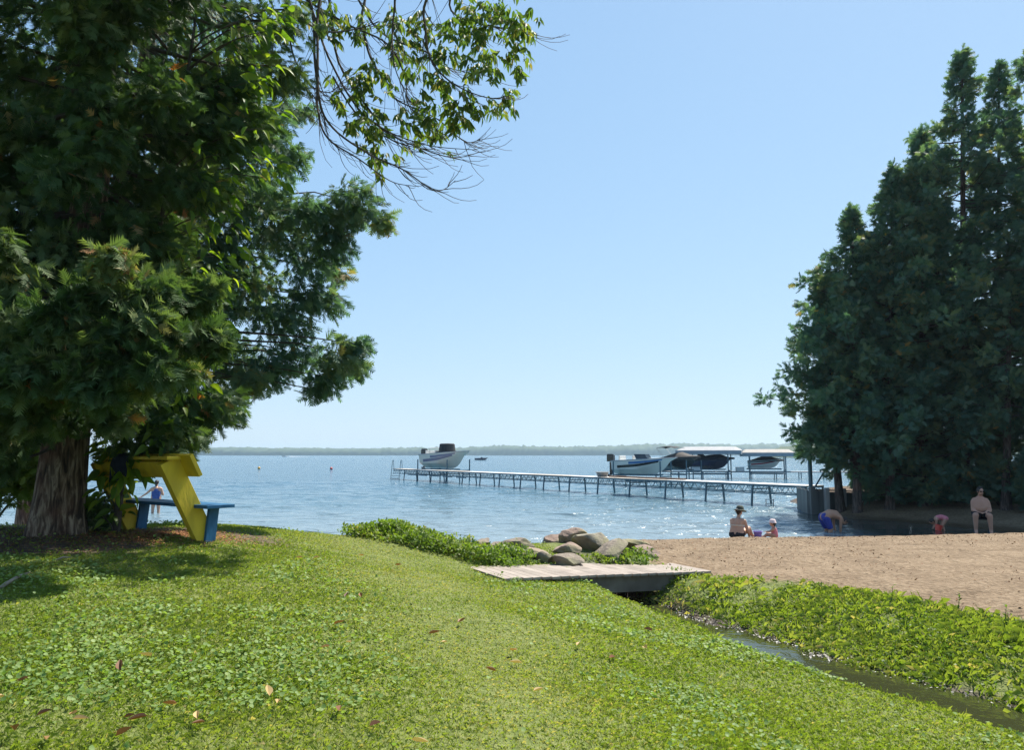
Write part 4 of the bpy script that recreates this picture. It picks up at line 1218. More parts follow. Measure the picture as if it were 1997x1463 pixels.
M['white_plastic'] = mat_noise('white_plastic', (0.62, 0.62, 0.60), (0.75, 0.75, 0.73), 5, 0.5)
for (px, lab) in [(1357, 'pale box on the far dock beside the navy covered boat'), (1443, 'pale box on the far dock between the two canopies')]:
    t = (px - 1275) / (1640 - 1275.0)
    q = at(px, 915, 80.5); q.z = 0.74
    m = MB(); m.box((q.x, q.y, q.z + 0.2), (0.8, 0.45, 0.38)); m.box((q.x, q.y, q.z + 0.41), (0.84, 0.49, 0.05))
    tag(m.build('storage_box', M['white_plastic'], None, False, False, 0.02), lab, 'box', 'boxes on the far dock')

# ------------------------------------------------------------------ timber retaining wall at the dock's foot
M['pile'] = mat_noise('wall_timber_dark', (0.09, 0.10, 0.10), (0.16, 0.17, 0.165), 3, 0.9, 0.004, 30, stretch=(1, 1, 0.2))
M['pile_pale'] = mat_noise('wall_timber_pale', (0.34, 0.34, 0.33), (0.48, 0.48, 0.47), 3, 0.85, 0.004, 30, stretch=(1, 1, 0.2))
w0 = Vector((12.25, 32.2, 0)); w1 = Vector((16.6, 33.3, 0)); w2 = Vector((13.0, 35.4, 0))
wall = empty('retaining_wall', w0, 'dark timber retaining wall with pale upright posts at the foot of the dock', 'wall')
for (a_, b_, n_, zt) in ((w0, w1, 18, 0.98), (w0, w2, 12, 0.98)):
    for k in range(n_):
        c = a_.lerp(b_, (k + 0.5) / n_)
        d = (b_ - a_).normalized()
        m = MB(); zt2 = zt + random.uniform(-0.04, 0.03) - (0.25 * k / n_ if b_ is w1 else 0)
        m.beam(c - Vector((0, 0, 0.7)), c + Vector((0, 0, zt2)), (b_ - a_).length / n_ - 0.015, 0.07, up=Vector((-d.y, d.x, 0)))
        m.build('board', M['pile'], wall, True, bevel=0.006)
d = (w1 - w0).normalized(); nrm_ = Vector((d.y, -d.x, 0))
for k, t in enumerate((0.03, 0.18, 0.36, 0.53, 0.72, 0.9)):
    c = w0.lerp(w1, t) + nrm_ * 0.12
    m = MB(); m.beam(c - Vector((0, 0, 0.6)), c + Vector((0, 0, 1.12 - 0.22 * t)), 0.20 if k else 0.24, 0.14, up=nrm_)
    m.build('post', M['pile_pale'] if k else M['pile'], wall, True, bevel=0.012)
m = MB(); m.beam(w0 + Vector((0, 0, 1.03)), w1 + Vector((0, 0, 0.78)), 0.16, 0.05); m.build('cap', M['pile'], wall, True, bevel=0.005)
# steel post with a brace by the dock's foot
pp = at(1581, 945, 33.0)
post = empty('steel_post', (pp.x, pp.y, 0.9), 'upright blue-grey steel post beside the shore end of the dock', 'post')
MB().tube([(pp.x, pp.y, -0.5), (pp.x, pp.y, 3.1)], 0.085, 10).build('pole', M['dock_metal'], post, True)
MB().tube([(pp.x + 0.25, pp.y + 0.3, 1.0), (pp.x + 1.1, pp.y + 0.5, 2.2)], 0.035, 8).build('brace', M['dock_metal'], post, True)

# ------------------------------------------------------------------ boats
def gel(name, c, rough=0.25):
    return mat_noise(name, tuple(x * 0.94 for x in c), c, 2.0, rough, spec=0.5, coat=0.3)
M['gel_white'] = gel('white_gelcoat', (0.66, 0.66, 0.63)); M['gel_cream'] = gel('cream_gelcoat', (0.62, 0.60, 0.53))
M['gel_navy'] = gel('navy_gelcoat', (0.015, 0.03, 0.075)); M['gel_blue'] = gel('blue_gelcoat', (0.03, 0.13, 0.34)); M['gel_red'] = gel('red_gelcoat', (0.32, 0.02, 0.03))
M['gel_purple'] = gel('grey_violet_gelcoat', (0.16, 0.16, 0.24)); M['gel_black'] = gel('black_gelcoat', (0.012, 0.012, 0.014))
M['cover_black'] = mat_noise('black_boat_cover', (0.012, 0.014, 0.018), (0.03, 0.032, 0.036), 6, 0.85, 0.01, 5)
M['cover_brown'] = mat_noise('brown_boat_cover', (0.05, 0.042, 0.036), (0.09, 0.075, 0.065), 6, 0.85, 0.01, 5)
M['cover_navy'] = mat_noise('navy_boat_cover', (0.010, 0.018, 0.035), (0.02, 0.034, 0.06), 6, 0.85, 0.01, 5)
M['glass_dark'] = mat_noise('tinted_windscreen', (0.02, 0.03, 0.04), (0.03, 0.045, 0.055), 2, 0.08, spec=0.6)
M['canvas_white'] = mat_noise('pale_canvas', (0.27, 0.275, 0.28), (0.34, 0.345, 0.35), 2, 0.8)
M['canvas_grey'] = mat_noise('grey_canvas', (0.24, 0.27, 0.30), (0.32, 0.35, 0.38), 2, 0.8)

def hull_pts(L, B, H, ns=22):
    """stations from stern (0) to bow (L): keel, chine, knuckle, sheer"""
    st = []
    for i in range(ns):
        t = i / (ns - 1)
        bsh = B / 2 * (1 - max(0, (t - 0.45) / 0.55) ** 2.4) * (0.92 + 0.08 * min(1, t / 0.3))
        bch = B / 2 * 0.80 * (1 - max(0, (t - 0.25) / 0.72) ** 1.9) if t < 0.97 else 0.0
        zk = 0.0 + H * 0.75 * max(0, (t - 0.62) / 0.38) ** 2.2
        zs = H * (0.80 + 0.20 * t)
        zc = min(0.30 * H + H * 0.55 * max(0, (t - 0.35) / 0.65) ** 1.7, zs - 0.05)
        zk = min(zk, zs - 0.06)
        x = L * t * (1.0)
        # raked stem: lower points end sooner
        st.append([(x * (1 - 0.12 * t * t), 0.0, zk), (x * (1 - 0.07 * t * t), max(bch, 0.0), zc), (x * (1 - 0.03 * t * t), max(bsh * 0.93, 0.0), zc + (zs - zc) * 0.55), (x, max(bsh, 0.0), zs)])
    return st

def boat(name, loc, heading, L, B, H, hullmat, label, group, stripe=None, stripe2=None, cover=None, deckmat=None, windshield=True, motor=None, coverpts=None, roll=0.0):
    root = empty(name, loc, label, 'boat', group, rz=math.atan2(heading[1], heading[0]))
    st = hull_pts(L, B, H)
    m = MB(); n = len(st)
    for s in st:
        k, c, u, sh = s
        m.v += [(sh[0], -sh[1], sh[2]), (u[0], -u[1], u[2]), (c[0], -c[1], c[2]), k, c, u, sh]
    for i in range(n - 1):
        for q in range(6):
            a = i * 7 + q
            m.f.append((a, a + 7, a + 8, a + 1))
    m.f.append(tuple(range(6, -1, -1)))
    hull = m.build('hull', hullmat, root, False, True)
    md = hull.modifiers.new('edge', 'EDGE_SPLIT'); md.split_angle = R(28)
    # rub rail
    m = MB()
    m.tube([(s[3][0], -s[3][1] - 0.01, s[3][2]) for s in st] + [(s[3][0], s[3][1] + 0.01, s[3][2]) for s in reversed(st)], 0.035, 6)
    m.build('rub_rail', M['steel'] if stripe else M['gel_black'], root)
    def band(mat, u0, u1, t0, t1, nm):
        """graphic on the topsides, 4 mm proud"""
        m = MB()
        for side in (-1, 1):
            b = len(m.v); cnt = 0
            for i, s in enumerate(st):
                t = i / (n - 1)
                if t < t0 or t > t1: continue
                k = (t - t0) / (t1 - t0)
                lo, hi = u0(k), u1(k)
                def pt(u):
                    c, sh = Vector(s[1]), Vector(s[3]); uu = Vector(s[2])
                    p = c.lerp(uu, u / 0.55) if u < 0.55 else uu.lerp(sh, (u - 0.55) / 0.45)
                    return (p.x, side * (p.y + 0.006 + 0.004 * 0), p.z)
                m.v += [pt(lo), pt(min(hi, 0.55)) if lo < 0.55 < hi else pt((lo + hi) / 2), pt(hi)]; cnt += 1
            for i in range(cnt - 1):
                for q in range(2):
                    a = b + i * 3 + q
                    m.f.append((a, a + 1, a + 4, a + 3) if side > 0 else (a, a + 3, a + 4, a + 1))
        m.build(nm, mat, root, False, True)
    if stripe: band(stripe, lambda k: 0.10 + 0.35 * k, lambda k: 0.42 + 0.25 * k, 0.05, 0.80, 'hull_graphic')
    if stripe2: band(stripe2, lambda k: 0.55 + 0.1 * k, lambda k: 0.80 + 0.06 * k, 0.25, 0.85, 'hull_stripe')
    # foredeck and cockpit
    if cover is None:
        m = MB()
        for i, s in enumerate(st):
            t = i / (n - 1)
            if t < 0.55: continue
            m.v += [(s[3][0], -s[3][1] * 0.97, s[3][2]), (s[3][0], 0, s[3][2] + 0.09 * (1 - t) * 2), (s[3][0], s[3][1] * 0.97, s[3][2])]
        c = len(m.v) // 3
        for i in range(c - 1):
            for q in range(2):
                a = i * 3 + q; m.f.append((a, a + 1, a + 4, a + 3))
        m.build('foredeck', deckmat or hullmat, root, False, True)
        m = MB(); i0 = 0; i1 = int(0.55 * (n - 1)) + 1
        for s in st[:i1 + 1]:
            m.v += [(s[3][0], -s[3][1] * 0.9, s[3][2] - 0.30), (s[3][0], s[3][1] * 0.9, s[3][2] - 0.30)]
        for i in range(i1): m.f.append((2 * i, 2 * i + 1, 2 * i + 3, 2 * i + 2))
        m.build('cockpit_floor', deckmat or hullmat, root)
        for k, (x, w_) in enumerate(((0.16, 0.8), (0.38, 0.28), (0.38, -0.28))):
            m = MB(); y = 0 if k == 0 else w_ * B * 0.8
            wd = B * 0.7 if k == 0 else B * 0.25
            m.box((L * x, y, H * 0.80), (0.45, wd, 0.18)); m.box((L * x - 0.2, y, H * 0.80 + 0.22), (0.10, wd, 0.36))
            m.build('seat', M['gel_white'], root, bevel=0.03)
        if windshield:
            m = MB(); x = L * 0.56; zz = H * 0.92
            pts_ = [(x - 0.75, -B * 0.42), (x + 0.05, -B * 0.30), (x + 0.22, 0), (x + 0.05, B * 0.30), (x - 0.75, B * 0.42)]
            for (xx, yy) in pts_: m.v += [(xx, yy, zz - 0.02), (xx - 0.22, yy * 0.92, zz + 0.36)]
            for i in range(4): m.f.append((2 * i, 2 * i + 2, 2 * i + 3, 2 * i + 1))
            o = m.build('windscreen', M['glass_dark'], root); o.modifiers.new('s', 'SOLIDIFY').thickness = 0.012
    else:
        m = MB(); cp = coverpts or [(0.0, 0.05), (0.2, 0.22), (0.45, 0.5), (0.58, 0.55), (0.75, 0.22), (1.0, 0.02)]
        xs_, zs_ = [c[0] for c in cp], [c[1] for c in cp]
        ring = 9
        for i, s in enumerate(st):
            t = i / (n - 1); top = float(np.interp(t, xs_, zs_))
            for k in range(ring):
                a = -1 + 2 * k / (ring - 1)
                y = s[3][1] * a * 1.03
                z = s[3][2] + top * (1 - abs(a) ** 2.2) + (-0.16 if abs(a) > 0.99 else 0.012 * math.sin(i * 1.9 + k * 2.3))
                m.v.append((s[3][0] + 0.02 * (t > 0.9), y + (0.03 if a > 0.99 else -0.03 if a < -0.99 else 0), z))
        for i in range(n - 1):
            for k in range(ring - 1):
                a = i * ring + k; m.f.append((a, a + 1, a + ring + 1, a + ring))
        m.f.append(tuple(range(ring - 1, -1, -1)))
        m.build('cover', cover, root, False, True)
    if motor:
        m = MB()
        m.box((-0.35, 0, H * 0.95), (0.55, 0.42, 0.50)); m.box((-0.38, 0, H * 0.95 + 0.28), (0.46, 0.34, 0.12))
        m.box((-0.33, 0, H * 0.35), (0.24, 0.14, 0.95)); m.box((-0.45, 0, H * 0.35 - 0.5), (0.42, 0.06, 0.08)); m.tube([(-0.15, 0, H * 0.35 - 0.62), (-0.62, 0, H * 0.35 - 0.62)], [0.05, 0.09], 10)
        mo = m.build('outboard_motor', motor, root, bevel=0.05)
        m = MB()
        for k in range(3):
            a = k * 2.094; m.box((-0.65, math.cos(a) * 0.12, H * 0.35 - 0.62 + math.sin(a) * 0.12), (0.03, 0.10, 0.14), Matrix.Rotation(a, 3, 'X'))
        m.build('propeller', M['steel'], mo)
    return root

def lift(loc, heading, L, W, zcr, ztop, label, canopy=None, group='boat lifts', posts_to=None):
    root = empty('boat_lift', loc, label, 'boat lift', group, rz=math.atan2(heading[1], heading[0]))
    for sx in (0.12, 0.88):
        for sy in (-1, 1):
            MB().tube([(L * sx, sy * W / 2, -1.5), (L * sx, sy * W / 2, ztop)], 0.06, 8).build('post', M['dock_metal'], root)
        MB().beam((L * sx, -W / 2, zcr), (L * sx, W / 2, zcr), 0.10, 0.12).build('cross_beam', M['dock_metal'], root)
    for sy in (-1, 1):
        MB().beam((L * 0.05, sy * W * 0.2, zcr + 0.12), (L * 0.8, sy * W * 0.2, zcr + 0.12), 0.12, 0.10).build('bunk', M['dock_metal'], root)
        MB().beam((L * 0.12, sy * W / 2, zcr - 0.35), (L * 0.88, sy * W / 2, zcr - 0.35), 0.07, 0.09).build('side_beam', M['dock_metal'], root)
    if canopy:
        m0, m1, cl, cwid, rise, drop = canopy
        x0, x1 = L / 2 - cl / 2, L / 2 + cl / 2
        m = MB(); prof_ = [(-1.0, 0.0), (-0.6, 0.55), (-0.25, 0.9), (0.0, 1.0), (0.25, 0.9), (0.6, 0.55), (1.0, 0.0)]
        xs_ = [x0, x0 + cl * 0.10, x0 + cl * 0.5, x1 - cl * 0.10, x1]
        sc_ = [0.15, 0.95, 1.0, 0.95, 0.15]
        for x, s_ in zip(xs_, sc_):
            for (a, b) in prof_: m.v.append((x, a * cwid / 2, ztop + b * rise * s_))
        k = len(prof_)
        for i in range(len(xs_) - 1):
            for j in range(k - 1): m.f.append((i * k + j, i * k + j + 1, (i + 1) * k + j + 1, (i + 1) * k + j))
        o = m.build('canopy_top', m0, root, False, False); o.modifiers.new('s', 'SOLIDIFY').thickness = 0.02
        m = MB()
        rim = [(x0, -cwid / 2), (x1, -cwid / 2), (x1, cwid / 2), (x0, cwid / 2)]
        for (x, y) in rim: m.v += [(x, y, ztop + 0.04), (x, y, ztop - drop)]
        for i in range(4):
            j = (i + 1) % 4; m.f.append((2 * i, 2 * j, 2 * j + 1, 2 * i + 1))
        o = m.build('canopy_valance', m1, root); o.modifiers.new('s', 'SOLIDIFY').thickness = 0.02
    return root

# boat by the end of the long dock
hA = Vector((0.74, -0.67, 0)); pA = at(832, 911, 75.5)
boat('motor_boat', (pA.x, pA.y, 1.16), hA, 5.9, 2.3, 1.62, M['gel_cream'], 'cream motorboat with grey swoosh on the lift near the far end of the long dock', 'boats on lifts', M['gel_purple'], M['gel_purple'], None, M['gel_white'], False, M['gel_black'])
bA = [o for o in bpy.data.objects if o.type == 'EMPTY' and o.name == 'motor_boat'][0]
m = MB(); m.lathe([(0.95, 0.0), (0.90, 0.15), (0.80, 0.85), (0.70, 0.92), (0.001, 0.95)], 22, (2.9, 0, 1.42), 0.95, 0.85)
m.build('console_cover', M['cover_black'], bA, False, False)
MB().tube([(1.1, -0.6, 1.2), (1.1, -0.6, 1.95), (1.1, 0.6, 1.95), (1.1, 0.6, 1.2)], 0.025, 6).build('tow_arch', M['steel'], bA)
lift((pA.x - 0.2, pA.y + 0.1, 0), hA, 5.4, 2.9, 0.95, 2.0, 'boat lift holding the cream motorboat')
# blue and white boat half way along the long dock
hB = Vector((0.88, -0.47, 0)); pB = at(1200, 921, 60)
boat('motor_boat', (pB.x, pB.y, 0.98), hB, 4.9, 2.0, 1.25, M['gel_white'], 'white speedboat with blue and black hull graphics behind the long dock', 'boats on lifts', M['gel_black'], M['gel_blue'], None, M['gel_white'], True, M['gel_black'])
lift((pB.x - 0.2, pB.y + 0.1, 0), hB, 4.8, 2.7, 0.8, 1.95, 'boat lift holding the white and blue speedboat')
# dark covered boat
hC = Vector((0.72, -0.69, 0)); pC = at(1285, 914, 79)
boat('motor_boat', (pC.x, pC.y, 1.02), hC, 4.8, 2.2, 1.25, M['gel_black'], 'dark hulled boat under a brown cover next to the canopied lift', 'boats on lifts', None, None, M['cover_brown'])
lift((pC.x, pC.y, 0), hC, 4.6, 2.8, 0.85, 1.9, 'boat lift holding the brown covered boat')
# bimini frame of the brown covered boat (a dark sun shade on bows)
bC = [o for o in bpy.data.objects if o.type == 'EMPTY' and o.name == 'motor_boat.002'][0]
m = MB()
for i in range(5):
    x = 0.3 + 2.2 * i / 4
    for k in range(5):
        m.v.append((x, -0.9 + 1.8 * k / 4, 2.05 + 0.16 * math.sin(math.pi * i / 4) + 0.08 * math.sin(math.pi * k / 4)))
for i in range(4):
    for k in range(4): m.f.append((i * 5 + k, i * 5 + k + 1, (i + 1) * 5 + k + 1, (i + 1) * 5 + k))
o = m.build('sun_shade', M['cover_black'], bC); o.modifiers.new('s', 'SOLIDIFY').thickness = 0.03
for s in (-1, 1): MB().tube([(1.3, s * 0.9, 1.0), (0.35, s * 0.88, 2.05)], 0.02, 5).build('shade_pole', M['steel'], bC)
# navy covered boat below the large canopy
hD = Vector((0.93, -0.36, 0)); pD = at(1347, 915, 82)
boat('motor_boat', (pD.x, pD.y, 0.98), hD, 4.5, 2.1, 1.15, M['gel_navy'], 'boat in a peaked navy cover below the larger white canopy', 'boats on lifts', None, None, M['cover_navy'], coverpts=[(0, 0.1), (0.12, 0.25), (0.24, 0.85), (0.32, 0.35), (0.5, 0.45), (0.66, 0.5), (0.85, 0.12), (1, 0.02)])
lift((pD.x - 0.55, pD.y + 0.2, 0), hD, 5.2, 3.0, 0.8, 2.85, 'boat lift with the larger white canopy on the far dock', (M['canvas_white'], M['canvas_grey'], 6.6, 3.3, 0.42, 0.36))
# red and white boat under the smaller canopy
hE = Vector((0.96, -0.28, 0)); pE = at(1458, 913, 81)
boat('motor_boat', (pE.x, pE.y, 1.05), hE, 3.6, 1.8, 0.9, M['gel_white'], 'white boat with red stripe and black cover below the smaller canopy', 'boats on lifts', M['gel_red'], None, M['cover_black'])
lift((pE.x - 0.3, pE.y + 0.2, 0), hE, 4.6, 2.9, 0.85, 2.62, 'boat lift with the smaller beige canopy on the far dock', (mat_noise('beige_canvas', (0.27, 0.25, 0.225), (0.33, 0.305, 0.275), 2, 0.8), M['canvas_grey'], 5.4, 3.1, 0.38, 0.36))

# far boat and speedboat out on the lake, two marker buoys
q = at_z(932, 897.5, 0.0)
boat('motor_boat', (q.x - 1.5, q.y, -0.25), Vector((1, 0.1, 0)), 6.5, 2.3, 1.3, M['gel_navy'], 'tiny dark boat far out on the lake past the cream boat', 'boats out on the lake', None, None, None, M['gel_navy'], True, None)
q = Vector((-420, 1450, 0)); 
q = at(560, 886.8, 900); 
boat('motor_boat', (q.x, q.y, -0.3), Vector((-1, 0, 0)), 7.0, 2.4, 1.4, M['gel_white'], 'tiny white speedboat near the far shore with foam behind it', 'boats out on the lake', None, None, None, M['gel_white'], True, None)
M['foam'] = mat_noise('foam', (0.55, 0.58, 0.6), (0.8, 0.82, 0.83), 1.0, 0.9)
m = MB()
for i in range(24):
    m.ball((q.x + 3 + i * 0.9, q.y + random.uniform(-1, 1), 0.1), (0.9, 0.9, 0.35 * (1 - i / 26)), 6, 4)
tag(m.build('wake_foam', M['foam']), 'white foam trail behind the tiny speedboat', 'foam', kind='stuff')
def buoy(px, py, mat, label):
    p = at_z(px, py + 4, 0.0)
    root = empty('buoy', (p.x, p.y, 0), label, 'buoy', 'swimming area buoys')
    m = MB(); m.ball((0, 0, 0.16), (0.24, 0.24, 0.22), 16, 10); m.build('float', mat, root, False, True)
    MB().tube([(0, 0, 0.34), (0, 0, 0.46)], 0.05, 8).build('eye', mat, root)
M['buoy_y'] = gel('orange_yellow_float', (0.70, 0.36, 0.03)); M['buoy_r'] = gel('red_float', (0.55, 0.06, 0.05))
buoy(505, 911, M['buoy_y'], 'orange-yellow round buoy floating on the lake'); buoy(646, 912, M['buoy_r'], 'red round buoy floating on the lake')

# ------------------------------------------------------------------ people
def skin(name, c, rough=0.55):
    return mat_noise(name, tuple(x * 0.92 for x in c), c, 9, rough, spec=0.35)
M['skin'] = skin('skin', (0.50, 0.29, 0.20)); M['skin_fair'] = skin('fair_skin', (0.48, 0.26, 0.175)); M['skin_tan'] = skin('tan_skin', (0.40, 0.22, 0.14))
M['hair'] = mat_noise('dark_hair', (0.015, 0.011, 0.009), (0.035, 0.026, 0.02), 30, 0.6)
M['olive'] = mat_noise('olive_hat', (0.045, 0.05, 0.035), (0.075, 0.08, 0.055), 20, 0.9)
M['swim_black'] = mat_noise('black_swimwear', (0.012, 0.012, 0.015), (0.025, 0.025, 0.03), 20, 0.8)
M['swim_beige'] = mat_noise('beige_strap', (0.55, 0.48, 0.40), (0.65, 0.57, 0.48), 20, 0.8)
M['pink'] = mat_noise('pink_cloth', (0.55, 0.16, 0.19), (0.66, 0.22, 0.25), 20, 0.85)
M['pale_pink'] = mat_noise('pale_pink_cloth', (0.66, 0.52, 0.50), (0.76, 0.62, 0.60), 20, 0.85)
M['swim_blue'] = mat_noise('blue_swimwear', (0.02, 0.03, 0.20), (0.035, 0.05, 0.28), 20, 0.75)
M['swim_mid'] = mat_noise('mid_blue_swimwear', (0.02, 0.05, 0.20), (0.04, 0.09, 0.28), 14, 0.75)
M['purple'] = mat_noise('purple_plastic', (0.20, 0.13, 0.42), (0.26, 0.17, 0.50), 8, 0.4)
M['red_plastic'] = mat_noise('red_plastic', (0.60, 0.05, 0.03), (0.70, 0.08, 0.05), 8, 0.4)
V3 = Vector

def remesh(o, vox, smooth=4):
    md = o.modifiers.new('remesh', 'REMESH'); md.mode = 'VOXEL'; md.voxel_size = vox; md.use_smooth_shade = True
    ms = o.modifiers.new('smooth', 'SMOOTH'); ms.iterations = smooth; ms.factor = 0.5

def hand(mb, wrist, d, palm_n, k=1.0, curl=0.35):
    """palm, four fingers of unequal length and a thumb from the side of the palm"""
    d = V3(d).normalized(); n = V3(palm_n); n = (n - d * n.dot(d)).normalized(); s = d.cross(n)
    w = V3(wrist)
    for q in (-0.025, -0.008, 0.009, 0.026):
        mb.capsule(w + s * q * 0.6 * k, 0.019 * k, w + d * 0.085 * k + s * q * k, 0.0135 * k, 8)
    for q, L in ((-0.033, 0.058), (-0.011, 0.072), (0.011, 0.078), (0.033, 0.068)):
        a = w + d * 0.088 * k + s * q * k
        d1 = (d + n * curl * 0.6).normalized(); d2 = (d + n * curl * 1.8).normalized()
        b = a + d1 * L * 0.5 * k
        mb.capsule(a, 0.0105 * k, b, 0.0098 * k, 8); mb.capsule(b, 0.0098 * k, b + d2 * L * 0.5 * k, 0.0085 * k, 8)
    t0 = w + d * 0.025 * k + s * 0.03 * k
    t1 = t0 + (d * 0.6 + s * 0.75 + n * 0.25).normalized() * 0.045 * k
    mb.capsule(t0, 0.0135 * k, t1, 0.0115 * k, 8); mb.capsule(t1, 0.0115 * k, t1 + (d * 0.9 + s * 0.25 + n * 0.35).normalized() * 0.032 * k, 0.0095 * k, 8)

def head(mb, c, f, k=1.0, up=(0, 0, 1)):
    """skull, jaw, nose, lips, ears; returns the head's frame"""
    c = V3(c); f = V3(f).normalized(); u = V3(up); u = (u - f * u.dot(f)).normalized(); r = f.cross(u)
    rot = Matrix((r, f, u)).transposed()
    mb.ball(c + u * 0.015 * k, (0.075 * k, 0.095 * k, 0.10 * k), 16, 12, rot)
    mb.ball(c + f * 0.025 * k - u * 0.055 * k, (0.056 * k, 0.066 * k, 0.062 * k), 14, 10, rot)
    mb.capsule(c + f * 0.09 * k + u * 0.01 * k, 0.009 * k, c + f * 0.108 * k - u * 0.028 * k, 0.014 * k, 8)
    mb.capsule(c + f * 0.088 * k - u * 0.060 * k - r * 0.018 * k, 0.009 * k, c + f * 0.088 * k - u * 0.060 * k + r * 0.018 * k, 0.009 * k, 8)
    for s in (-1, 1):
        mb.ball(c + r * 0.078 * k * s - u * 0.012 * k - f * 0.005 * k, (0.012 * k, 0.02 * k, 0.03 * k), 8, 6, rot)
    return c, r, f, u, rot

def face_parts(root, H, k=1.0, eyes=True):
    c, r, f, u, rot = H
    if eyes:
        for s in (-1, 1):
            MB().ball(c + f * 0.083 * k + r * 0.031 * k * s + u * 0.005 * k, (0.012 * k, 0.010 * k, 0.010 * k), 8, 6, rot).build('eye', M['hair'], root, False, True)

def figure(name, loc, rz, label, skin_m, chains, hands, hd, vox, group='people at the water', k=1.0):
    root = empty(name, loc, label, 'person', group, rz)
    mb = MB()
    for ch in chains:
        for (a, ra), (b, rb) in zip(ch[:-1], ch[1:]):
            mb.capsule(a, ra, b, rb, 14)
    for (w, d, n, kk) in hands: hand(mb, w, d, n, kk)
    H = head(mb, *hd)
    o = mb.build('body', skin_m, root, False, True); remesh(o, vox)
    return root, H
def cloth(nm, mat, root, chains, vox=0.012, balls=()):
    mb = MB()
    for ch in chains:
        for (a, ra), (b, rb) in zip(ch[:-1], ch[1:]): mb.capsule(a, ra, b, rb, 14)
    for (c, r) in balls: mb.ball(c, r, 14, 10)
    o = mb.build(nm, mat, root, False, True); remesh(o, vox, 3); return o

# 1 woman sitting on the sand, seen from behind, head turned to the child
pw = at(1437, 1044, 21.4); gw = gz(pw.x, pw.y)
hipz = 0.10
root, H = figure('person', (pw.x, pw.y, gw), R(-38), 'person in a dark brimmed hat and black bikini bottom sitting on the sand', M['skin'],
    [[((0, 0, 0.13), 0.135), ((0.005, 0.02, 0.26), 0.115), ((0.01, 0.05, 0.40), 0.118), ((0.02, 0.07, 0.48), 0.105), ((0.025, 0.10, 0.58), 0.052), ((0.03, 0.13, 0.66), 0.05)],
     [((-0.09, 0, 0.13), 0.125), ((-0.07, 0.03, 0.34), 0.10), ((-0.10, 0.06, 0.48), 0.08), ((0.13, 0.06, 0.48), 0.08), ((0.08, 0.03, 0.34), 0.10), ((0.09, 0, 0.13), 0.125)],
     [((-0.10, 0.06, 0.49), 0.07), ((-0.16, 0.08, 0.48), 0.058), ((-0.20, 0.20, 0.29), 0.042), ((-0.13, 0.40, 0.20), 0.030)],
     [((0.14, 0.06, 0.49), 0.07), ((0.19, 0.08, 0.48), 0.058), ((0.245, 0.15, 0.25), 0.042), ((0.26, 0.24, 0.06), 0.030)],
     [((-0.09, 0.02, 0.12), 0.11), ((-0.16, 0.42, 0.30), 0.068), ((-0.18, 0.52, 0.06), 0.042), ((-0.18, 0.66, 0.035), 0.03)],
     [((0.09, 0.02, 0.12), 0.11), ((0.17, 0.42, 0.26), 0.068), ((0.22, 0.55, 0.06), 0.042), ((0.24, 0.69, 0.035), 0.03)]],
    [((-0.13, 0.40, 0.20), (0.4, 0.6, -0.3), (0, 0, -1), 1.0), ((0.26, 0.24, 0.05), (0.1, 0.9, -0.25), (0, 0, -1), 1.0)],
    ((0.035, 0.15, 0.745), (0.25, 0.95, -0.12), 1.0), 0.010)
face_parts(root, H)
cloth('bikini_bottom', M['swim_black'], root, [[((-0.085, 0, 0.115), 0.135), ((0.085, 0, 0.115), 0.135)], [((-0.09, 0.02, 0.12), 0.122), ((-0.10, 0.10, 0.155), 0.108)], [((0.09, 0.02, 0.12), 0.122), ((0.10, 0.10, 0.155), 0.108)]])
m = MB(); m.lathe([(0.205, -0.014), (0.212, 0.0), (0.205, 0.014)], 28, (0.01, 0.045, 0.37), 1.0, 0.68); m.build('bikini_strap', M['swim_beige'], root, False, True)
c, r, f, u, rot = H
m = MB(); m.ball(c + u * 0.02 - f * 0.012, (0.084, 0.098, 0.098), 16, 12, rot); m.capsule(c - f * 0.06 - u * 0.04, 0.06, c - f * 0.05 - u * 0.09, 0.035); hb = m.build('hair', M['hair'], root, False, True)
m = MB(); m.ball(c - f * 0.125 + u * 0.015, (0.045, 0.045, 0.042), 12, 8); m.ball(c - f * 0.155 + u * 0.0, (0.03, 0.04, 0.045), 10, 8); m.build('hair_bun', M['hair'], root, False, True)
m = MB()
prof = [(0.001, 0.155), (0.06, 0.15), (0.092, 0.115), (0.104, 0.06), (0.105, 0.045), (0.15, 0.03), (0.172, 0.015), (0.168, 0.008), (0.10, 0.035)]
m.lathe(prof, 24); m.v = [tuple(c + (r * v[0] + f * (v[1] * 1.08 + 0.02) + u * (v[2] - (0.02 if v[1] > 0.1 else 0)))) for v in m.v]
m.build('hat', M['olive'], root, False, True)

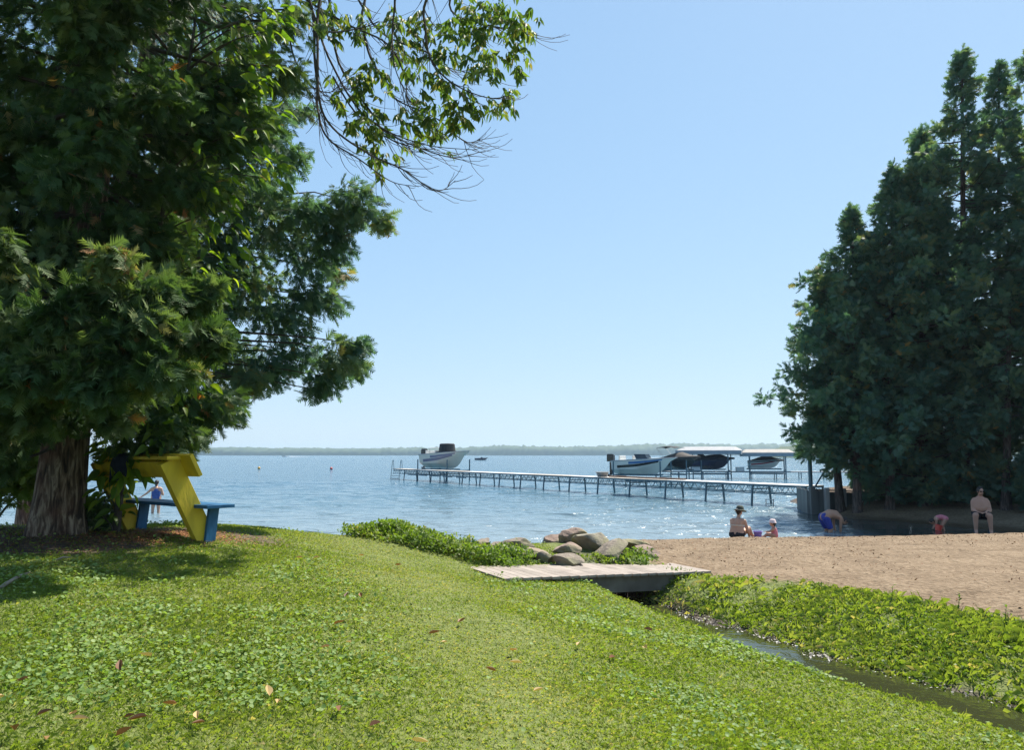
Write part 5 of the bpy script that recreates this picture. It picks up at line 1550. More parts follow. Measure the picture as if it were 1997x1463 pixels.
# 2 small child sitting, pink suit, facing the other way
pc = at(1511, 1044, 21.6); gc = gz(pc.x, pc.y); q = 0.60
root, H = figure('person', (pc.x, pc.y, gc), R(72), 'small child in a pink swimsuit and pale sun hat sitting beside a purple bucket', M['skin_fair'],
    [[((0, 0, 0.08), 0.085), ((0, 0.01, 0.18), 0.082), ((0, 0.02, 0.255), 0.07), ((0, 0.03, 0.31), 0.036), ((0, 0.035, 0.35), 0.034)],
     [((-0.06, 0.02, 0.265), 0.04), ((-0.10, 0.04, 0.245), 0.033), ((-0.11, 0.13, 0.19), 0.027), ((-0.07, 0.22, 0.175), 0.02)],
     [((0.06, 0.02, 0.265), 0.04), ((0.10, 0.02, 0.245), 0.033), ((0.13, 0.01, 0.15), 0.027), ((0.13, 0.05, 0.06), 0.02)],
     [((-0.05, 0.02, 0.075), 0.062), ((-0.10, 0.20, 0.10), 0.045), ((-0.11, 0.30, 0.03), 0.03), ((-0.11, 0.36, 0.025), 0.02)],
     [((0.05, 0.02, 0.075), 0.062), ((0.11, 0.19, 0.10), 0.045), ((0.14, 0.28, 0.03), 0.03), ((0.14, 0.34, 0.025), 0.02)]],
    [((-0.07, 0.22, 0.175), (0.3, 0.9, -0.1), (0, 0, -1), 0.55), ((0.13, 0.05, 0.055), (0.1, 0.5, -0.6), (0, 0, -1), 0.55)],
    ((0, 0.045, 0.415), (0.1, 1, 0.02), 0.80), 0.008)
face_parts(root, H, 0.8)
cloth('swimsuit', M['pink'], root, [[((0, 0, 0.075), 0.092), ((0, 0.01, 0.18), 0.089), ((0, 0.015, 0.235), 0.076)], [((-0.05, 0.01, 0.22), 0.035), ((-0.045, 0.02, 0.295), 0.022)], [((0.05, 0.01, 0.22), 0.035), ((0.045, 0.02, 0.295), 0.022)]], 0.009)
c, r, f, u, rot = H
m = MB(); m.ball(c + u * 0.012 - f * 0.012, (0.066, 0.078, 0.078), 14, 10, rot); m.capsule(c - f * 0.05 - u * 0.03, 0.04, c - f * 0.045 - u * 0.08, 0.02); m.build('hair', M['hair'], root, False, True)
m = MB(); m.lathe([(0.001, 0.112), (0.05, 0.105), (0.075, 0.075), (0.082, 0.025), (0.096, 0.012), (0.098, 0.005), (0.08, 0.018)], 22)
m.v = [tuple(c + (r * v[0] + f * (v[1] * 1.1) + u * v[2])) for v in m.v]; m.build('sun_hat', M['pale_pink'], root, False, True)
# purple bucket
def bucket(px, py, Y, s, mat, label, tilt=0.0, z=None):
    p = at(px, py, Y); zb = gz(p.x, p.y) if z is None else z
    root = empty('bucket', (p.x, p.y, zb), label, 'bucket'); root.rotation_euler = (0, tilt, 0.4)
    m = MB(); m.lathe([(0.001, 0.0), (0.085 * s, 0.0), (0.115 * s, 0.17 * s), (0.135 * s, 0.175 * s), (0.135 * s, 0.185 * s), (0.11 * s, 0.185 * s), (0.08 * s, 0.012), (0.001, 0.012)], 24)
    m.build('tub', mat, root, False, False)
    pts_ = [(math.cos(a) * 0.125 * s, 0.03 * s, 0.175 * s + 0.11 * s * math.sin(a) * 0.4) for a in np.linspace(0, math.pi, 12)]
    MB().tube(pts_, 0.006 * s, 6).build('handle', mat, root)
    for k in range(2): pass
    return root
bucket(1478, 1047, 21.3, 1.0, M['purple'], 'purple toy bucket on the sand between the sitting pair')

# 3 person bending over in the shallows, blue shorts
pb = at(1611, 1034, 24.6)
gb = gz(pb.x, pb.y)
root, H = figure('person', (pb.x, pb.y, -0.30), R(-90 + 10), 'person in blue swim shorts bending over in the shallow water', M['skin_tan'],
    [[((0, -0.05, 0.80), 0.135), ((0, 0.14, 0.90), 0.13), ((0, 0.32, 0.87), 0.135), ((0, 0.44, 0.80), 0.10), ((0, 0.53, 0.73), 0.055), ((0, 0.58, 0.68), 0.052)],
     [((-0.09, -0.05, 0.80), 0.12), ((-0.12, 0.12, 0.88), 0.10), ((-0.15, 0.38, 0.80), 0.085), ((0.15, 0.38, 0.80), 0.085), ((0.12, 0.12, 0.88), 0.10), ((0.09, -0.05, 0.80), 0.12)],
     [((-0.10, -0.05, 0.76), 0.115), ((-0.12, 0.10, 0.42), 0.068), ((-0.13, 0.02, 0.06), 0.042), ((-0.13, 0.16, 0.03), 0.035)],
     [((0.10, -0.05, 0.76), 0.115), ((0.13, 0.08, 0.42), 0.068), ((0.14, 0.0, 0.06), 0.042), ((0.14, 0.15, 0.03), 0.035)],
     [((-0.15, 0.38, 0.80), 0.065), ((-0.21, 0.40, 0.76), 0.055), ((-0.20, 0.40, 0.52), 0.042), ((-0.14, 0.42, 0.29), 0.03)],
     [((0.15, 0.38, 0.80), 0.065), ((0.21, 0.40, 0.76), 0.055), ((0.20, 0.38, 0.52), 0.042), ((0.14, 0.40, 0.29), 0.03)]],
    [((-0.14, 0.42, 0.29), (0.2, 0.1, -1), (0, 0.5, 0), 1.0), ((0.14, 0.40, 0.29), (-0.2, 0.1, -1), (0, 0.5, 0), 1.0)],
    ((0, 0.66, 0.66), (0, 0.25, -1), 1.0, (0, 1, 0.3)), 0.010)
face_parts(root, H)
c, r, f, u, rot = H
m = MB(); m.ball(c + u * 0.022 - f * 0.02, (0.086, 0.10, 0.104), 16, 12, rot); m.build('hair', M['hair'], root, False, True)
cloth('swim_shorts', M['swim_blue'], root, [[((-0.075, -0.05, 0.80), 0.130), ((0.075, -0.05, 0.80), 0.130)], [((-0.10, -0.05, 0.76), 0.122), ((-0.122, 0.06, 0.50), 0.100)], [((0.10, -0.05, 0.76), 0.122), ((0.125, 0.05, 0.50), 0.100)]])

# 4 child bending with a red bucket
pk = at(1842, 1028, 25.4); k4 = 0.62
def sc4(ch): return [((a[0] * k4, a[1] * k4, a[2] * k4), rr * k4 * 1.12) for a, rr in ch]
root, H = figure('person', (pk.x, pk.y, -0.10), R(72), 'child in a pink swimsuit stooping over a red bucket in the shaded shallows', M['skin_fair'],
    [sc4([((0, -0.05, 0.76), 0.135), ((0, 0.14, 0.84), 0.12), ((0, 0.34, 0.78), 0.115), ((0, 0.46, 0.68), 0.055), ((0, 0.50, 0.62), 0.055)]),
     sc4([((-0.09, -0.05, 0.74), 0.11), ((-0.12, 0.12, 0.40), 0.072), ((-0.13, 0.02, 0.06), 0.045), ((-0.13, 0.16, 0.03), 0.037)]),
     sc4([((0.09, -0.05, 0.74), 0.11), ((0.13, 0.10, 0.40), 0.072), ((0.14, 0.0, 0.06), 0.045), ((0.14, 0.15, 0.03), 0.037)]),
     sc4([((-0.12, 0.36, 0.76), 0.07), ((-0.18, 0.38, 0.70), 0.055), ((-0.17, 0.42, 0.48), 0.042), ((-0.12, 0.50, 0.34), 0.032)]),
     sc4([((0.12, 0.36, 0.76), 0.07), ((0.18, 0.38, 0.70), 0.055), ((0.17, 0.42, 0.48), 0.042), ((0.12, 0.50, 0.34), 0.032)])],
    [((-0.12 * k4, 0.50 * k4, 0.34 * k4), (0.2, 0.5, -1), (0, 0.5, 0), 0.62), ((0.12 * k4, 0.50 * k4, 0.34 * k4), (-0.2, 0.5, -1), (0, 0.5, 0), 0.62)],
    ((0, 0.56 * k4, 0.60 * k4), (0, 0.45, -1), 0.85, (0, 1, 0.45)), 0.009)
face_parts(root, H, 0.85)
c, r, f, u, rot = H
m = MB(); m.ball(c + u * 0.018 - f * 0.015, (0.073, 0.085, 0.088), 14, 10, rot); m.build('hair', M['hair'], root, False, True)
cloth('swimsuit', M['pink'], root, [sc4([((0, -0.05, 0.76), 0.145), ((0, 0.14, 0.84), 0.130), ((0, 0.30, 0.80), 0.122)]), sc4([((-0.08, -0.05, 0.75), 0.118), ((0.08, -0.05, 0.75), 0.118)])], 0.01)
bucket(1829, 1031, 25.35, 1.0, M['red_plastic'], 'red toy bucket held by the stooping child in the shallows', 0.35, -0.02)

# 5 man on a low stool, feet in the shallows, shirtless
pm = at(1914, 1024, 24.6); gm = gz(pm.x, pm.y)
zb = 0.0
root, H = figure('person', (pm.x, pm.y, zb), R(155), 'shirtless person in sunglasses and dark shorts sitting with hands on the lap', M['skin_fair'],
    [[((0, 0, 0.62), 0.165), ((0, 0.035, 0.76), 0.185), ((0, 0.02, 0.92), 0.17), ((0, 0.0, 1.03), 0.14), ((0, 0.03, 1.12), 0.068), ((-0.01, 0.05, 1.20), 0.062)],
     [((-0.11, 0, 0.62), 0.14), ((-0.10, 0.03, 0.80), 0.15), ((-0.115, 0.0, 1.0), 0.105), ((0.115, 0.0, 1.0), 0.105), ((0.10, 0.03, 0.80), 0.15), ((0.11, 0, 0.62), 0.14)],
     [((-0.15, 0, 1.02), 0.08), ((-0.205, 0.03, 0.955), 0.066), ((-0.255, 0.06, 0.70), 0.05), ((-0.12, 0.30, 0.66), 0.040)],
     [((0.15, 0, 1.02), 0.08), ((0.205, 0.05, 0.955), 0.066), ((0.225, 0.12, 0.72), 0.05), ((0.12, 0.30, 0.66), 0.040)],
     [((-0.11, 0.02, 0.58), 0.125), ((-0.19, 0.44, 0.56), 0.085), ((-0.20, 0.46, 0.10), 0.052), ((-0.20, 0.60, 0.03), 0.04)],
     [((0.11, 0.02, 0.58), 0.125), ((0.19, 0.44, 0.56), 0.085), ((0.20, 0.44, 0.10), 0.052), ((0.20, 0.58, 0.03), 0.04)]],
    [((-0.12, 0.30, 0.66), (0.75, 0.45, -0.1), (0, 0, -1), 1.0), ((0.12, 0.30, 0.665), (-0.75, 0.5, -0.1), (0, 0, -1), 1.0)],
    ((-0.015, 0.075, 1.30), (-0.45, 1, -0.12), 1.08), 0.011)
c, r, f, u, rot = H
m = MB(); m.ball(c + u * 0.028 - f * 0.022, (0.097, 0.110, 0.116), 16, 12, rot); m.build('hair', M['hair'], root, False, True)
m = MB()
for s in (-1, 1): m.ball(c + f * 0.098 + r * 0.036 * s + u * 0.008, (0.032, 0.012, 0.022), 12, 8, rot)
m.tube([c + f * 0.105 - r * 0.08 + u * 0.014, c + f * 0.112 + u * 0.016, c + f * 0.105 + r * 0.08 + u * 0.014], 0.006, 6)
for s in (-1, 1): m.tube([c + f * 0.105 + r * 0.08 * s + u * 0.014, c + r * 0.088 * s + u * 0.01], 0.005, 6)
m.build('sunglasses', M['gel_black'], root, False, True)
cloth('shorts', M['swim_black'], root, [[((-0.10, 0, 0.60), 0.165), ((0.10, 0, 0.60), 0.165)], [((-0.11, 0.02, 0.58), 0.145), ((-0.16, 0.28, 0.57), 0.118)], [((0.11, 0.02, 0.58), 0.145), ((0.16, 0.28, 0.57), 0.118)]])
st_ = empty('stool', (pm.x, pm.y, 0.0), 'low dark folding stool under the shirtless sitting person', 'stool', None, R(155))
m = MB(); m.box((0, 0.0, 0.435), (0.46, 0.42, 0.03)); m.build('seat', M['swim_black'], st_, bevel=0.01)
for sx in (-0.2, 0.2):
    for sy in (-1, 1): MB().tube([(sx, -0.19 * sy, gm - 0.03), (sx, 0.19 * sy, 0.42)], 0.014, 6).build('leg', M['dock_metal'], st_)

# 6 wader beyond the bench
pd = at_z(303, 1001, 0.0)
root, H = figure('person', (pd.x, pd.y, -0.32), R(18), 'person in a blue swim dress wading in the lake behind the bench', M['skin'],
    [[((0, 0, 0.90), 0.135), ((0, 0.0, 1.06), 0.115), ((0, 0.01, 1.22), 0.12), ((0, 0.01, 1.34), 0.095), ((0, 0.02, 1.43), 0.05), ((0, 0.03, 1.50), 0.048)],
     [((-0.09, 0, 0.90), 0.12), ((-0.10, 0, 1.20), 0.09), ((-0.12, 0, 1.34), 0.07), ((0.12, 0, 1.34), 0.07), ((0.10, 0, 1.20), 0.09), ((0.09, 0, 0.90), 0.12)],
     [((-0.14, 0, 1.35), 0.062), ((-0.18, 0, 1.33), 0.055), ((-0.38, 0.02, 1.14), 0.042), ((-0.58, 0.05, 1.00), 0.030)],
     [((0.14, 0, 1.35), 0.062), ((0.18, 0, 1.33), 0.055), ((0.26, 0.04, 1.08), 0.042), ((0.12, 0.17, 1.20), 0.030)],
     [((-0.09, 0, 0.86), 0.105), ((-0.11, 0.01, 0.48), 0.062), ((-0.12, -0.02, 0.08), 0.04), ((-0.12, 0.12, 0.03), 0.034)],
     [((0.09, 0, 0.86), 0.105), ((0.11, 0.03, 0.48), 0.062), ((0.12, 0.0, 0.08), 0.04), ((0.12, 0.14, 0.03), 0.034)]],
    [((-0.58, 0.05, 1.00), (-0.85, 0.1, -0.35), (0, 0, -1), 0.95), ((0.12, 0.17, 1.20), (-0.6, 0.3, 0.5), (0, 1, 0), 0.95)],
    ((0, 0.04, 1.585), (0.3, 1, -0.2), 0.98), 0.011)
face_parts(root, H)
c, r, f, u, rot = H
m = MB(); m.ball(c + u * 0.022 - f * 0.016, (0.086, 0.10, 0.10), 16, 12, rot); m.capsule(c - f * 0.06 - u * 0.05, 0.055, c - f * 0.06 - u * 0.14, 0.03); m.build('hair', M['hair'], root, False, True)
cloth('swim_dress', M['swim_mid'], root, [[((0, 0, 0.86), 0.155), ((0, 0, 1.06), 0.130), ((0, 0.01, 1.22), 0.133), ((0, 0.01, 1.27), 0.12)], [((-0.08, 0, 0.80), 0.13), ((-0.09, 0, 1.2), 0.10)], [((0.08, 0, 0.80), 0.13), ((0.09, 0, 1.2), 0.10)], [((-0.07, 0, 1.24), 0.05), ((-0.085, 0, 1.41), 0.028)], [((0.07, 0, 1.24), 0.05), ((0.085, 0, 1.41), 0.028)]])

# ------------------------------------------------------------------ grass and ground cover
def sample_ground(n, x0, x1, y0, y1):
    x = rng.uniform(x0, x1, n); y = rng.uniform(y0, y1, n)
    return x, y
def in_view(x, y, pad=0.8):
    return np.abs(x) < 0.72 * y + pad + 0.4

def blades(n_try, dens, hfun, wfun, mat, name, lean=0.35, rfun=None):
    x, y = sample_ground(n_try, -9.5, 7.5, 2.6, 15.2)
    keep = in_view(x, y)
    x, y = x[keep], y[keep]
    d = dens(x, y) * np.minimum(1.0, (4.6 / y) ** 1.2)
    k = rng.random(len(x)) < d
    x, y = x[k], y[k]; n = len(x)
    z = hz(x, y) - 0.004
    h = hfun(x, y) * rng.uniform(0.55, 1.35, n); w = wfun(x, y) * rng.uniform(0.7, 1.3, n)
    az = rng.uniform(0, 2 * np.pi, n)
    ln = rng.uniform(0.1, 1.0, n) * lean * 2
    dx, dy = np.cos(az), np.sin(az)
    b0 = np.stack([x - dy * w, y + dx * w, z], -1); b1 = np.stack([x + dy * w, y - dx * w, z], -1)
    m1 = np.stack([x + dx * h * ln * 0.45 + dy * w * 0.7, y + dy * h * ln * 0.45 - dx * w * 0.7, z + h * 0.55], -1)
    tp = np.stack([x + dx * h * ln, y + dy * h * ln, z + h * np.maximum(0.25, 1 - 0.5 * ln)], -1)
    V = np.stack([b0, b1, m1, tp], 1).reshape(-1, 3)
    i = np.arange(n)[:, None] * 4
    F = np.concatenate([i + np.array([[0, 1, 2]]), i + np.array([[0, 2, 3]])], 0)
    r = rfun(x, y, n) if rfun else rng.random(n) * 0.9
    o = np_mesh(name, V, F, mat, rnd=np.repeat(np.clip(r, 0, 1), 4))
    return o, n

def lawn_mask(x, y):
    s, dt, d, right = zones(x, y)
    return np.where(right, 0, 1) * (1 - s) * (1 - dt * 0.92) * (d > 0.36), s, dt, d, right
def mid_strip(x, y):
    """the drier, trodden strip down the middle of the lawn"""
    c = np.interp(y, [2.5, 5, 8, 11, 13], [0.15, 0.05, -0.75, -1.6, -2.6])
    return np.exp(-((x - c) / np.interp(y, [2.5, 5, 9, 13], [0.65, 0.85, 1.15, 1.5])) ** 2)
def dens_lawn(x, y):
    mk, s, dt, d, right = lawn_mask(x, y)
    return mk * np.clip(0.75 + 1.0 * fbm(x * 1.5, y * 1.5, 3), 0.3, 1)
def r_lawn(x, y, n):
    ms = mid_strip(x, y)
    pat = fbm(x * 0.8 + 40, y * 0.8, 4)
    dry = np.clip(ms * (0.35 + 1.2 * fbm(x * 1.7 + 5, y * 1.7, 3)), 0, 0.6)
    return np.where(rng.random(n) < dry * 0.6 + 0.04, rng.uniform(0.8, 1.0, n), 0.42 + pat * 0.7 + rng.normal(0, 0.17, n) + 0.15 * ms)
o, n = blades(1650000, dens_lawn, lambda x, y: 0.036 - 0.014 * mid_strip(x, y) + 0.03 * np.clip(fbm(x * 2, y * 2, 3), 0, 1), lambda x, y: 0.0012 * (y / 4) ** 0.8 + 0.0001, M['grass'], 'lawn_grass', 0.6, r_lawn)
tag(o, 'short sunlit grass covering the mown lawn', 'grass', kind='stuff')

# round lobed leaves of creeping weeds in the lawn (little cupped discs)
def disc(nv=7, cup=0.12, lobes=0.12):
    v = [(0, 0, 0)]; f = []
    for k in range(nv):
        a = 2 * math.pi * k / nv
        r = 1 + lobes * (1 if k % 2 else -1)
        v.append((math.cos(a) * r, math.sin(a) * r, cup))
    for k in range(nv): f.append((0, 1 + k, 1 + (k + 1) % nv))
    return np.array(v, float), np.array(f)
DISC = disc(6, 0.18, 0.10)
def leaf_cover(n_try, dens, size, hgt, mat, name, box=(-9.5, 7.5, 2.6, 15.2), tmpl=DISC, tiltv=0.45, falloff=1.1, sun_bias=0.0, rlo=0.0, rhi=1.0):
    x, y = sample_ground(n_try, *box)
    k = in_view(x, y); x, y = x[k], y[k]
    p = dens(x, y) * np.minimum(1, (4.5 / y) ** falloff)
    k = rng.random(len(x)) < p; x, y = x[k], y[k]; n = len(x)
    z = hz(x, y) + hgt(x, y, n)
    nrm_ = norm(rng.normal(size=(n, 3)) * tiltv + np.array([0, -0.12, 1.0]))
    ax = norm(rng.normal(size=(n, 3)))
    ax = norm(ax - nrm_ * (ax * nrm_).sum(-1, keepdims=True))
    s = size(x, y, n)
    r = np.clip(0.5 + 0.9 * fbm(x * 1.2 + 8, y * 1.2, 3) + rng.normal(0, 0.2, n), 0, 1) * (rhi - rlo) + rlo
    V, F, rr = scatter(tmpl[0], tmpl[1], np.stack([x, y, z], -1), frames(ax, nrm_), s, r)
    return np_mesh(name, V, F, mat, rnd=rr), n
def dens_cover(x, y):
    mk, s, dt, d, right = lawn_mask(x, y)
    patch = sstep(-0.02, 0.14, fbm(x * 0.9 + 2, y * 0.9 + 4, 4) + 0.12 * fbm(x * 4, y * 4, 2))
    return mk * np.clip((1 - mid_strip(x, y)) ** 2.4, 0.01, 1) * (0.03 + 0.97 * patch) * np.where(y > 11.4, 0.5, 1)
o, n2 = leaf_cover(240000, dens_cover, lambda x, y, n: rng.uniform(0.0065, 0.0155, n) * (y / 4.5) ** 0.4, lambda x, y, n: rng.uniform(0.015, 0.055, n), M['clover'], 'creeping_ground_cover')
tag(o, 'round-leaved creeping weeds spread through both sides of the lawn', 'ground cover', kind='stuff')

# lush weeds on the far bank of the stream, the lake edge and between the boulders
LEAFT = (np.array([(0, 0, 0), (0.45, -0.26, 0.06), (0.45, 0.26, 0.06), (1, 0, -0.12)], float), np.array([(0, 1, 2), (1, 3, 2)]))
def weeds(name, label, dens, n_try, box, hmax, size, rr=(0, 0.95), mat='weed', upright=0.35, tuft=2.2):
    x, y = sample_ground(n_try, *box)
    k = rng.random(len(x)) < dens(x, y); x, y = x[k], y[k]; n = len(x)
    big = np.clip(0.5 + 1.7 * fbm(x * tuft, y * tuft, 3), 0.12, 1.3)
    t = rng.random(n) ** 0.8
    z = hz(x, y) + t * hmax * big
    axis = norm(rng.normal(size=(n, 3)) * 0.8 + np.array([0, -0.1, upright]))
    nrm_ = norm(rng.normal(size=(n, 3)) * 0.5 + np.array([0, 0, 1.0]))
    s = size * rng.uniform(0.6, 1.4, n)
    r = np.clip(0.45 + 1.1 * fbm(x * 1.3 + 70, y * 1.3, 3) + rng.normal(0, 0.17, n), rr[0], rr[1])
    V, F, q = scatter(LEAFT[0], LEAFT[1], np.stack([x, y, z], -1), frames(axis, nrm_), s, r)
    return tag(np_mesh(name, V, F, M[mat], rnd=q), label, 'weeds', kind='stuff')
def dens_bank(x, y):
    s, dt, d, right = zones(x, y)
    return np.where(right, 1, 0) * (1 - s) * sstep(0.16, 0.40, d + 0.25 * fbm(x * 3, y * 3, 2)) * np.where(y < 12.2, 1, 0) * np.clip(0.5 + 1.9 * fbm(x * 2.1 + 9, y * 2.1, 3), 0.06, 1) * in_view(x, y, 3.2) * np.minimum(1, (6.5 / y) ** 0.5)
weeds('bank_weeds', 'dense leafy weeds on the bank between stream and sand', dens_bank, 165000, (1.8, 9.6, 3.2, 12.2), 0.10, 0.036, (0.0, 1.0), tuft=1.6)
o, n3 = blades(900000, lambda x, y: dens_bank(x, y) * 0.9, lambda x, y: 0.10 + 0.12 * np.clip(fbm(x * 2.5, y * 2.5, 3), 0, 1), lambda x, y: 0.0030 * (y / 4) ** 0.5, M['grass'], 'bank_grass', 0.7, lambda x, y, n: 0.55 + fbm(x, y, 3) * 0.8 + rng.normal(0, 0.2, n))
tag(o, 'longer tangled grass among the weeds on the stream bank', 'grass', kind='stuff')
def poly_in(x, y, P, soft=0.2):
    d, s = poly_dist(x, y, np.array(P)); return 1 - sstep(soft * 0.5, soft * 1.5, d)
weeds('lakeside_weeds', 'bright leafy weeds bordering the lawn above the water', lambda x, y: poly_in(x, y, [(-2.15, 12.9), (-1.8, 12.75), (-1.2, 12.6), (-0.6, 12.5), (-0.25, 12.2)], 0.5) * np.clip(0.7 + fbm(x * 2, y * 2, 2), 0.2, 1), 70000, (-3.6, 0.4, 11.4, 14.2), 0.30, 0.06, (0.3, 1.0))
rk = [at(1200, 1088, 12.6), at(1235, 1086, 12.7), at(1185, 1090, 12.5), at(1130, 1088, 12.6), at(1250, 1080, 12.9)]
weeds('boulder_weeds', 'leafy green weeds growing up between the boulders', lambda x, y: np.clip(sum(np.exp(-((x - p.x) ** 2 + (y - p.y) ** 2) / (2 * w * w)) for p, w in zip(rk, (0.17, 0.16, 0.12, 0.08, 0.12))), 0, 1), 9000, (0.6, 2.8, 12.0, 13.5), 0.22, 0.065, (0.2, 0.8))
# taller grass along the lawn edge of the stream
o, n4 = blades(300000, lambda x, y: np.where(lawn_mask(x, y)[4], 0, 1) * np.exp(-((poly_dist(x, y, STREAM)[0] - 0.48) / 0.14) ** 2) * np.where(y < 12, 1, 0), lambda x, y: 0.095 + 0 * x, lambda x, y: 0.0034 * (y / 4) ** 0.5, M['grass'], 'stream_edge_grass', 0.45, lambda x, y, n: 0.62 + rng.normal(0, 0.15, n))
tag(o, 'taller fresh grass along the lawn edge of the stream', 'grass', kind='stuff')
# tall single stalks on the crest of the far bank
for i, (px, py, Y, h) in enumerate([(1738, 1160, 9.6, 0.22), (1868, 1170, 9.1, 0.2), (1960, 1215, 8.4, 0.2)]):
    p = at(px, py, Y); g = gz(p.x, p.y)
    root = empty('weed_stalk', (p.x, p.y, g), ['thin upright weed stalk on the edge of the sand with narrow leaves'][0], 'plant', 'weed stalks at the sand edge')
    m = MB(); m.tube([(0, 0, -0.02), (0.01, 0, h * 0.5), (0.03, 0.01, h)], [0.005, 0.004, 0.002], 5); m.build('stem', M['weed'], root)
    acc = Acc(); nn = 12
    acc.add(scatter(LEAFT[0], LEAFT[1], np.stack([np.linspace(0, 0.03, nn), np.zeros(nn), np.linspace(0.03, h, nn)], -1), frames(norm(rng.normal(size=(nn, 3)) + [0, 0, 0.4]), norm(rng.normal(size=(nn, 3)) * .3 + [0, 0, 1])), np.full(nn, 0.05), rng.random(nn) * 0.8))
    acc.build('leaves', M['weed'], root, False)

# shells, pale stones and scraps along the stream
M['shell'] = mat_leaf('shell_scraps', [(0, (0.10, 0.09, 0.07)), (0.4, (0.30, 0.28, 0.24)), (1, (0.62, 0.60, 0.55))], 0.0, 0.6)
x, y = sample_ground(150000, 1.5, 7.0, 3.5, 11.6)
d, sd = poly_dist(x, y, STREAM); right = (sd == STREAM_SIDE)
off = 0.46 + 0.14 * fbm(x * 1.5, y * 1.5, 2)
p = np.where(right, np.exp(-((hz(x, y) - STREAM_Z - 0.005) / 0.028) ** 2), 0) * (d < 1.2) * np.clip(0.45 + 2.2 * fbm(x * 3 + 20, y * 3, 3), 0.02, 1)
k = rng.random(len(x)) < p * 1.2 * np.clip(0.4 + 2.6 * fbm(x * 1.1 + 3, y * 1.1, 2), 0.1, 1); x, y = x[k], y[k]; n = len(x)
z = np.maximum(hz(x, y), STREAM_Z + 0.003) + 0.004
nr = norm(rng.normal(size=(n, 3)) * 0.35 + np.array([0, 0, 1.0])); ax = norm(np.cross(nr, rng.normal(size=(n, 3))))
V, F, q = scatter(DISC[0], DISC[1], np.stack([x, y, z], -1), frames(ax, nr), rng.uniform(0.004, 0.017, n), 0.1 + 0.75 * rng.random(n) ** 1.6)
tag(np_mesh('stream_debris', V, F, M['shell'], rnd=q), 'pale shells and scraps stranded along the stream', 'debris', kind='stuff')
# dark bits of twig and leaf dropped on the sand
x, y = sample_ground(17000, 0.5, 17, 8.5, 20.5)
sa = zones(x, y)[0]
k = rng.random(len(x)) < (sa > 0.9) * np.clip(0.18 + 0.9 * fbm(x * 0.5, y * 0.5, 3) + 0.25 * sstep(13, 17, y), 0.02, 0.7) * (hz(x, y) > 0.1); x, y = x[k], y[k]; n = len(x)
nr = norm(rng.normal(size=(n, 3)) * 0.5 + np.array([0, 0, 1.0])); ax = norm(np.cross(nr, rng.normal(size=(n, 3))))
V, F, q = scatter(DISC[0] * np.array([1.5, 0.7, 2.0]), DISC[1], np.stack([x, y, hz(x, y) + 0.006], -1), frames(ax, nr), 0.006 + 0.014 * rng.random(n) ** 2.5, rng.random(n) * 0.6)
tag(np_mesh('beach_debris', V, F, M['litter'], rnd=q), 'dark bits of twig and leaf scattered over the sand', 'debris', kind='stuff')
# orange cedar litter by the trunk
x = rng.normal(-4.25, 0.5, 4200); y = rng.normal(9.5, 0.42, 4200)
x2 = rng.uniform(-7.5, -3.6, 5000); y2 = rng.uniform(7.2, 10.5, 5000); kk = rng.random(5000) < zones(x2, y2)[1]
x = np.concatenate([x, x2[kk]]); y = np.concatenate([y, y2[kk]]); n = len(x)
nr = norm(rng.normal(size=(n, 3)) * 0.3 + np.array([0, 0, 1.0])); ax = norm(np.cross(nr, rng.normal(size=(n, 3))))
V, F, q = scatter(LEAFT[0] * np.array([1, 0.45, 1]), LEAFT[1], np.stack([x, y, hz(x, y) + 0.008], -1), frames(ax, nr), rng.uniform(0.03, 0.075, n), np.where(np.arange(n) < 4200, rng.uniform(0.4, 1, n), rng.uniform(0, 0.75, n)))
tag(np_mesh('cedar_litter', V, F, M['litter'], rnd=q), 'orange-brown fallen cedar sprigs on bare soil by the trunk', 'leaf litter', kind='stuff')

# fallen leaves on the lawn
DL, dlv, dlf = variants('fallen_leaf', M['dead'], [0.05, 0.25, 0.45, 0.7, 0.9], 1.0, 0.5, -0.25, 0.5)
colr = {'dark brown curled leaf fallen on the lawn': 0, 'reddish brown leaf fallen on the lawn': 1, 'orange-brown leaf fallen on the lawn': 2, 'golden leaf fallen on the lawn': 3, 'pale straw leaf fallen on the lawn': 4}
names = list(colr)
spots = [(370, 1300, 0), (235, 1312, 1), (240, 1405, 0), (288, 1403, 0), (10, 1367, 4), (70, 1402, 0), (150, 1395, 3), (140, 1413, 4), (30, 1432, 2), (90, 1452, 3), (385, 1408, 4), (400, 1418, 1), (540, 1380, 4), (525, 1365, 4), (660, 1395, 1), (720, 1423, 0), (645, 1265, 3), (650, 1222, 2), (675, 1258, 4), (705, 1168, 2),
         (672, 1168, 0), (770, 1104, 2), (590, 1090, 3), (610, 1092, 4), (710, 1086, 3), (872, 1255, 4), (995, 1272, 3), (1018, 1298, 4), (893, 1218, 2), (1125, 1262, 4), (1200, 1284, 2), (1273, 1233, 2), (968, 1315, 1), (802, 1450, 4), (345, 1380, 2), (225, 1445, 1), (835, 1240, 1), (1040, 1352, 4), (1255, 1265, 4), (300, 1285, 4), (55, 1330, 2)]
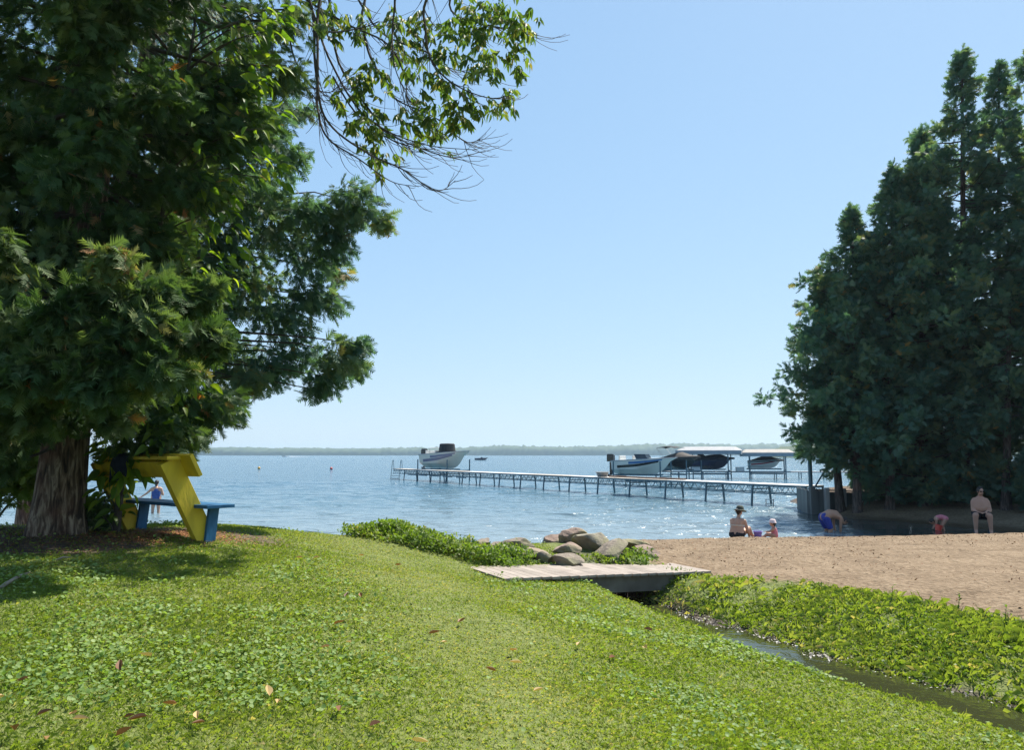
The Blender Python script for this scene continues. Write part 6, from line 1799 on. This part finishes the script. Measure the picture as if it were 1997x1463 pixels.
for (px, py, ci) in spots:
    # march the ray to the lawn
    d = ray(px, py); o_ = Vector((0, 0, ZC)); t = 2.0 / d.y
    for _ in range(400):
        p = o_ + d * t
        if p.z <= gz(p.x, p.y) + 0.035: break
        t += 0.04 / d.y
    ob = bpy.data.objects.new('fallen_leaf', DL[ci]); col.objects.link(ob)
    ob.location = (p.x, p.y, gz(p.x, p.y) + 0.045)
    ob.rotation_euler = (random.uniform(-0.5, 0.5), random.uniform(-0.3, 0.3), random.uniform(0, 6.28))
    s = random.uniform(0.055, 0.095); ob.scale = (s, s * random.uniform(0.7, 1.2), s)
    tag(ob, names[ci], 'leaf', 'fallen leaves on the lawn')
# sticks near the cedar
for (a_, b_, rr_, lab) in [((2, 1148), (58, 1120), 0.016, 'pale dead stick lying on the soil left of the lawn shadow'), ((110, 1095), (140, 1090), 0.01, 'short pale twig lying in front of the cedar trunk')]:
    def gp(px, py):
        d = ray(px, py); t = 3.0 / d.y
        for _ in range(600):
            p = Vector((0, 0, ZC)) + d * t
            if p.z <= gz(p.x, p.y) + 0.02: break
            t += 0.02 / d.y
        return Vector((p.x, p.y, gz(p.x, p.y) + 0.03))
    A, B = gp(*a_), gp(*b_)
    m = MB(); m.tube([A, A.lerp(B, 0.35) + Vector((0, 0.02, 0.015)), A.lerp(B, 0.7) + Vector((0, -0.015, 0.01)), B], [rr_, rr_ * 0.9, rr_ * 0.75, rr_ * 0.45], 7)
    tag(m.build('stick', M['pale_twig'], None, False, True), lab, 'stick')

# ------------------------------------------------------------------ haze over the lake
hm = bpy.data.materials.new('haze'); hm.use_nodes = True
N = hm.node_tree.nodes; L = hm.node_tree.links
N.remove(N['Principled BSDF'])
pv = N.new('ShaderNodeVolumePrincipled')
pv.inputs['Color'].default_value = (0.60, 0.82, 1.0, 1); pv.inputs['Density'].default_value = 0.00017; pv.inputs['Anisotropy'].default_value = 0.3
L.new(pv.outputs[0], N['Material Output'].inputs['Volume'])
m = MB(); m.box((0, 1450, 19.0), (8200, 4700, 46.0))
tag(m.build('haze', hm), 'thin blue summer haze over the lake', 'haze', kind='stuff')
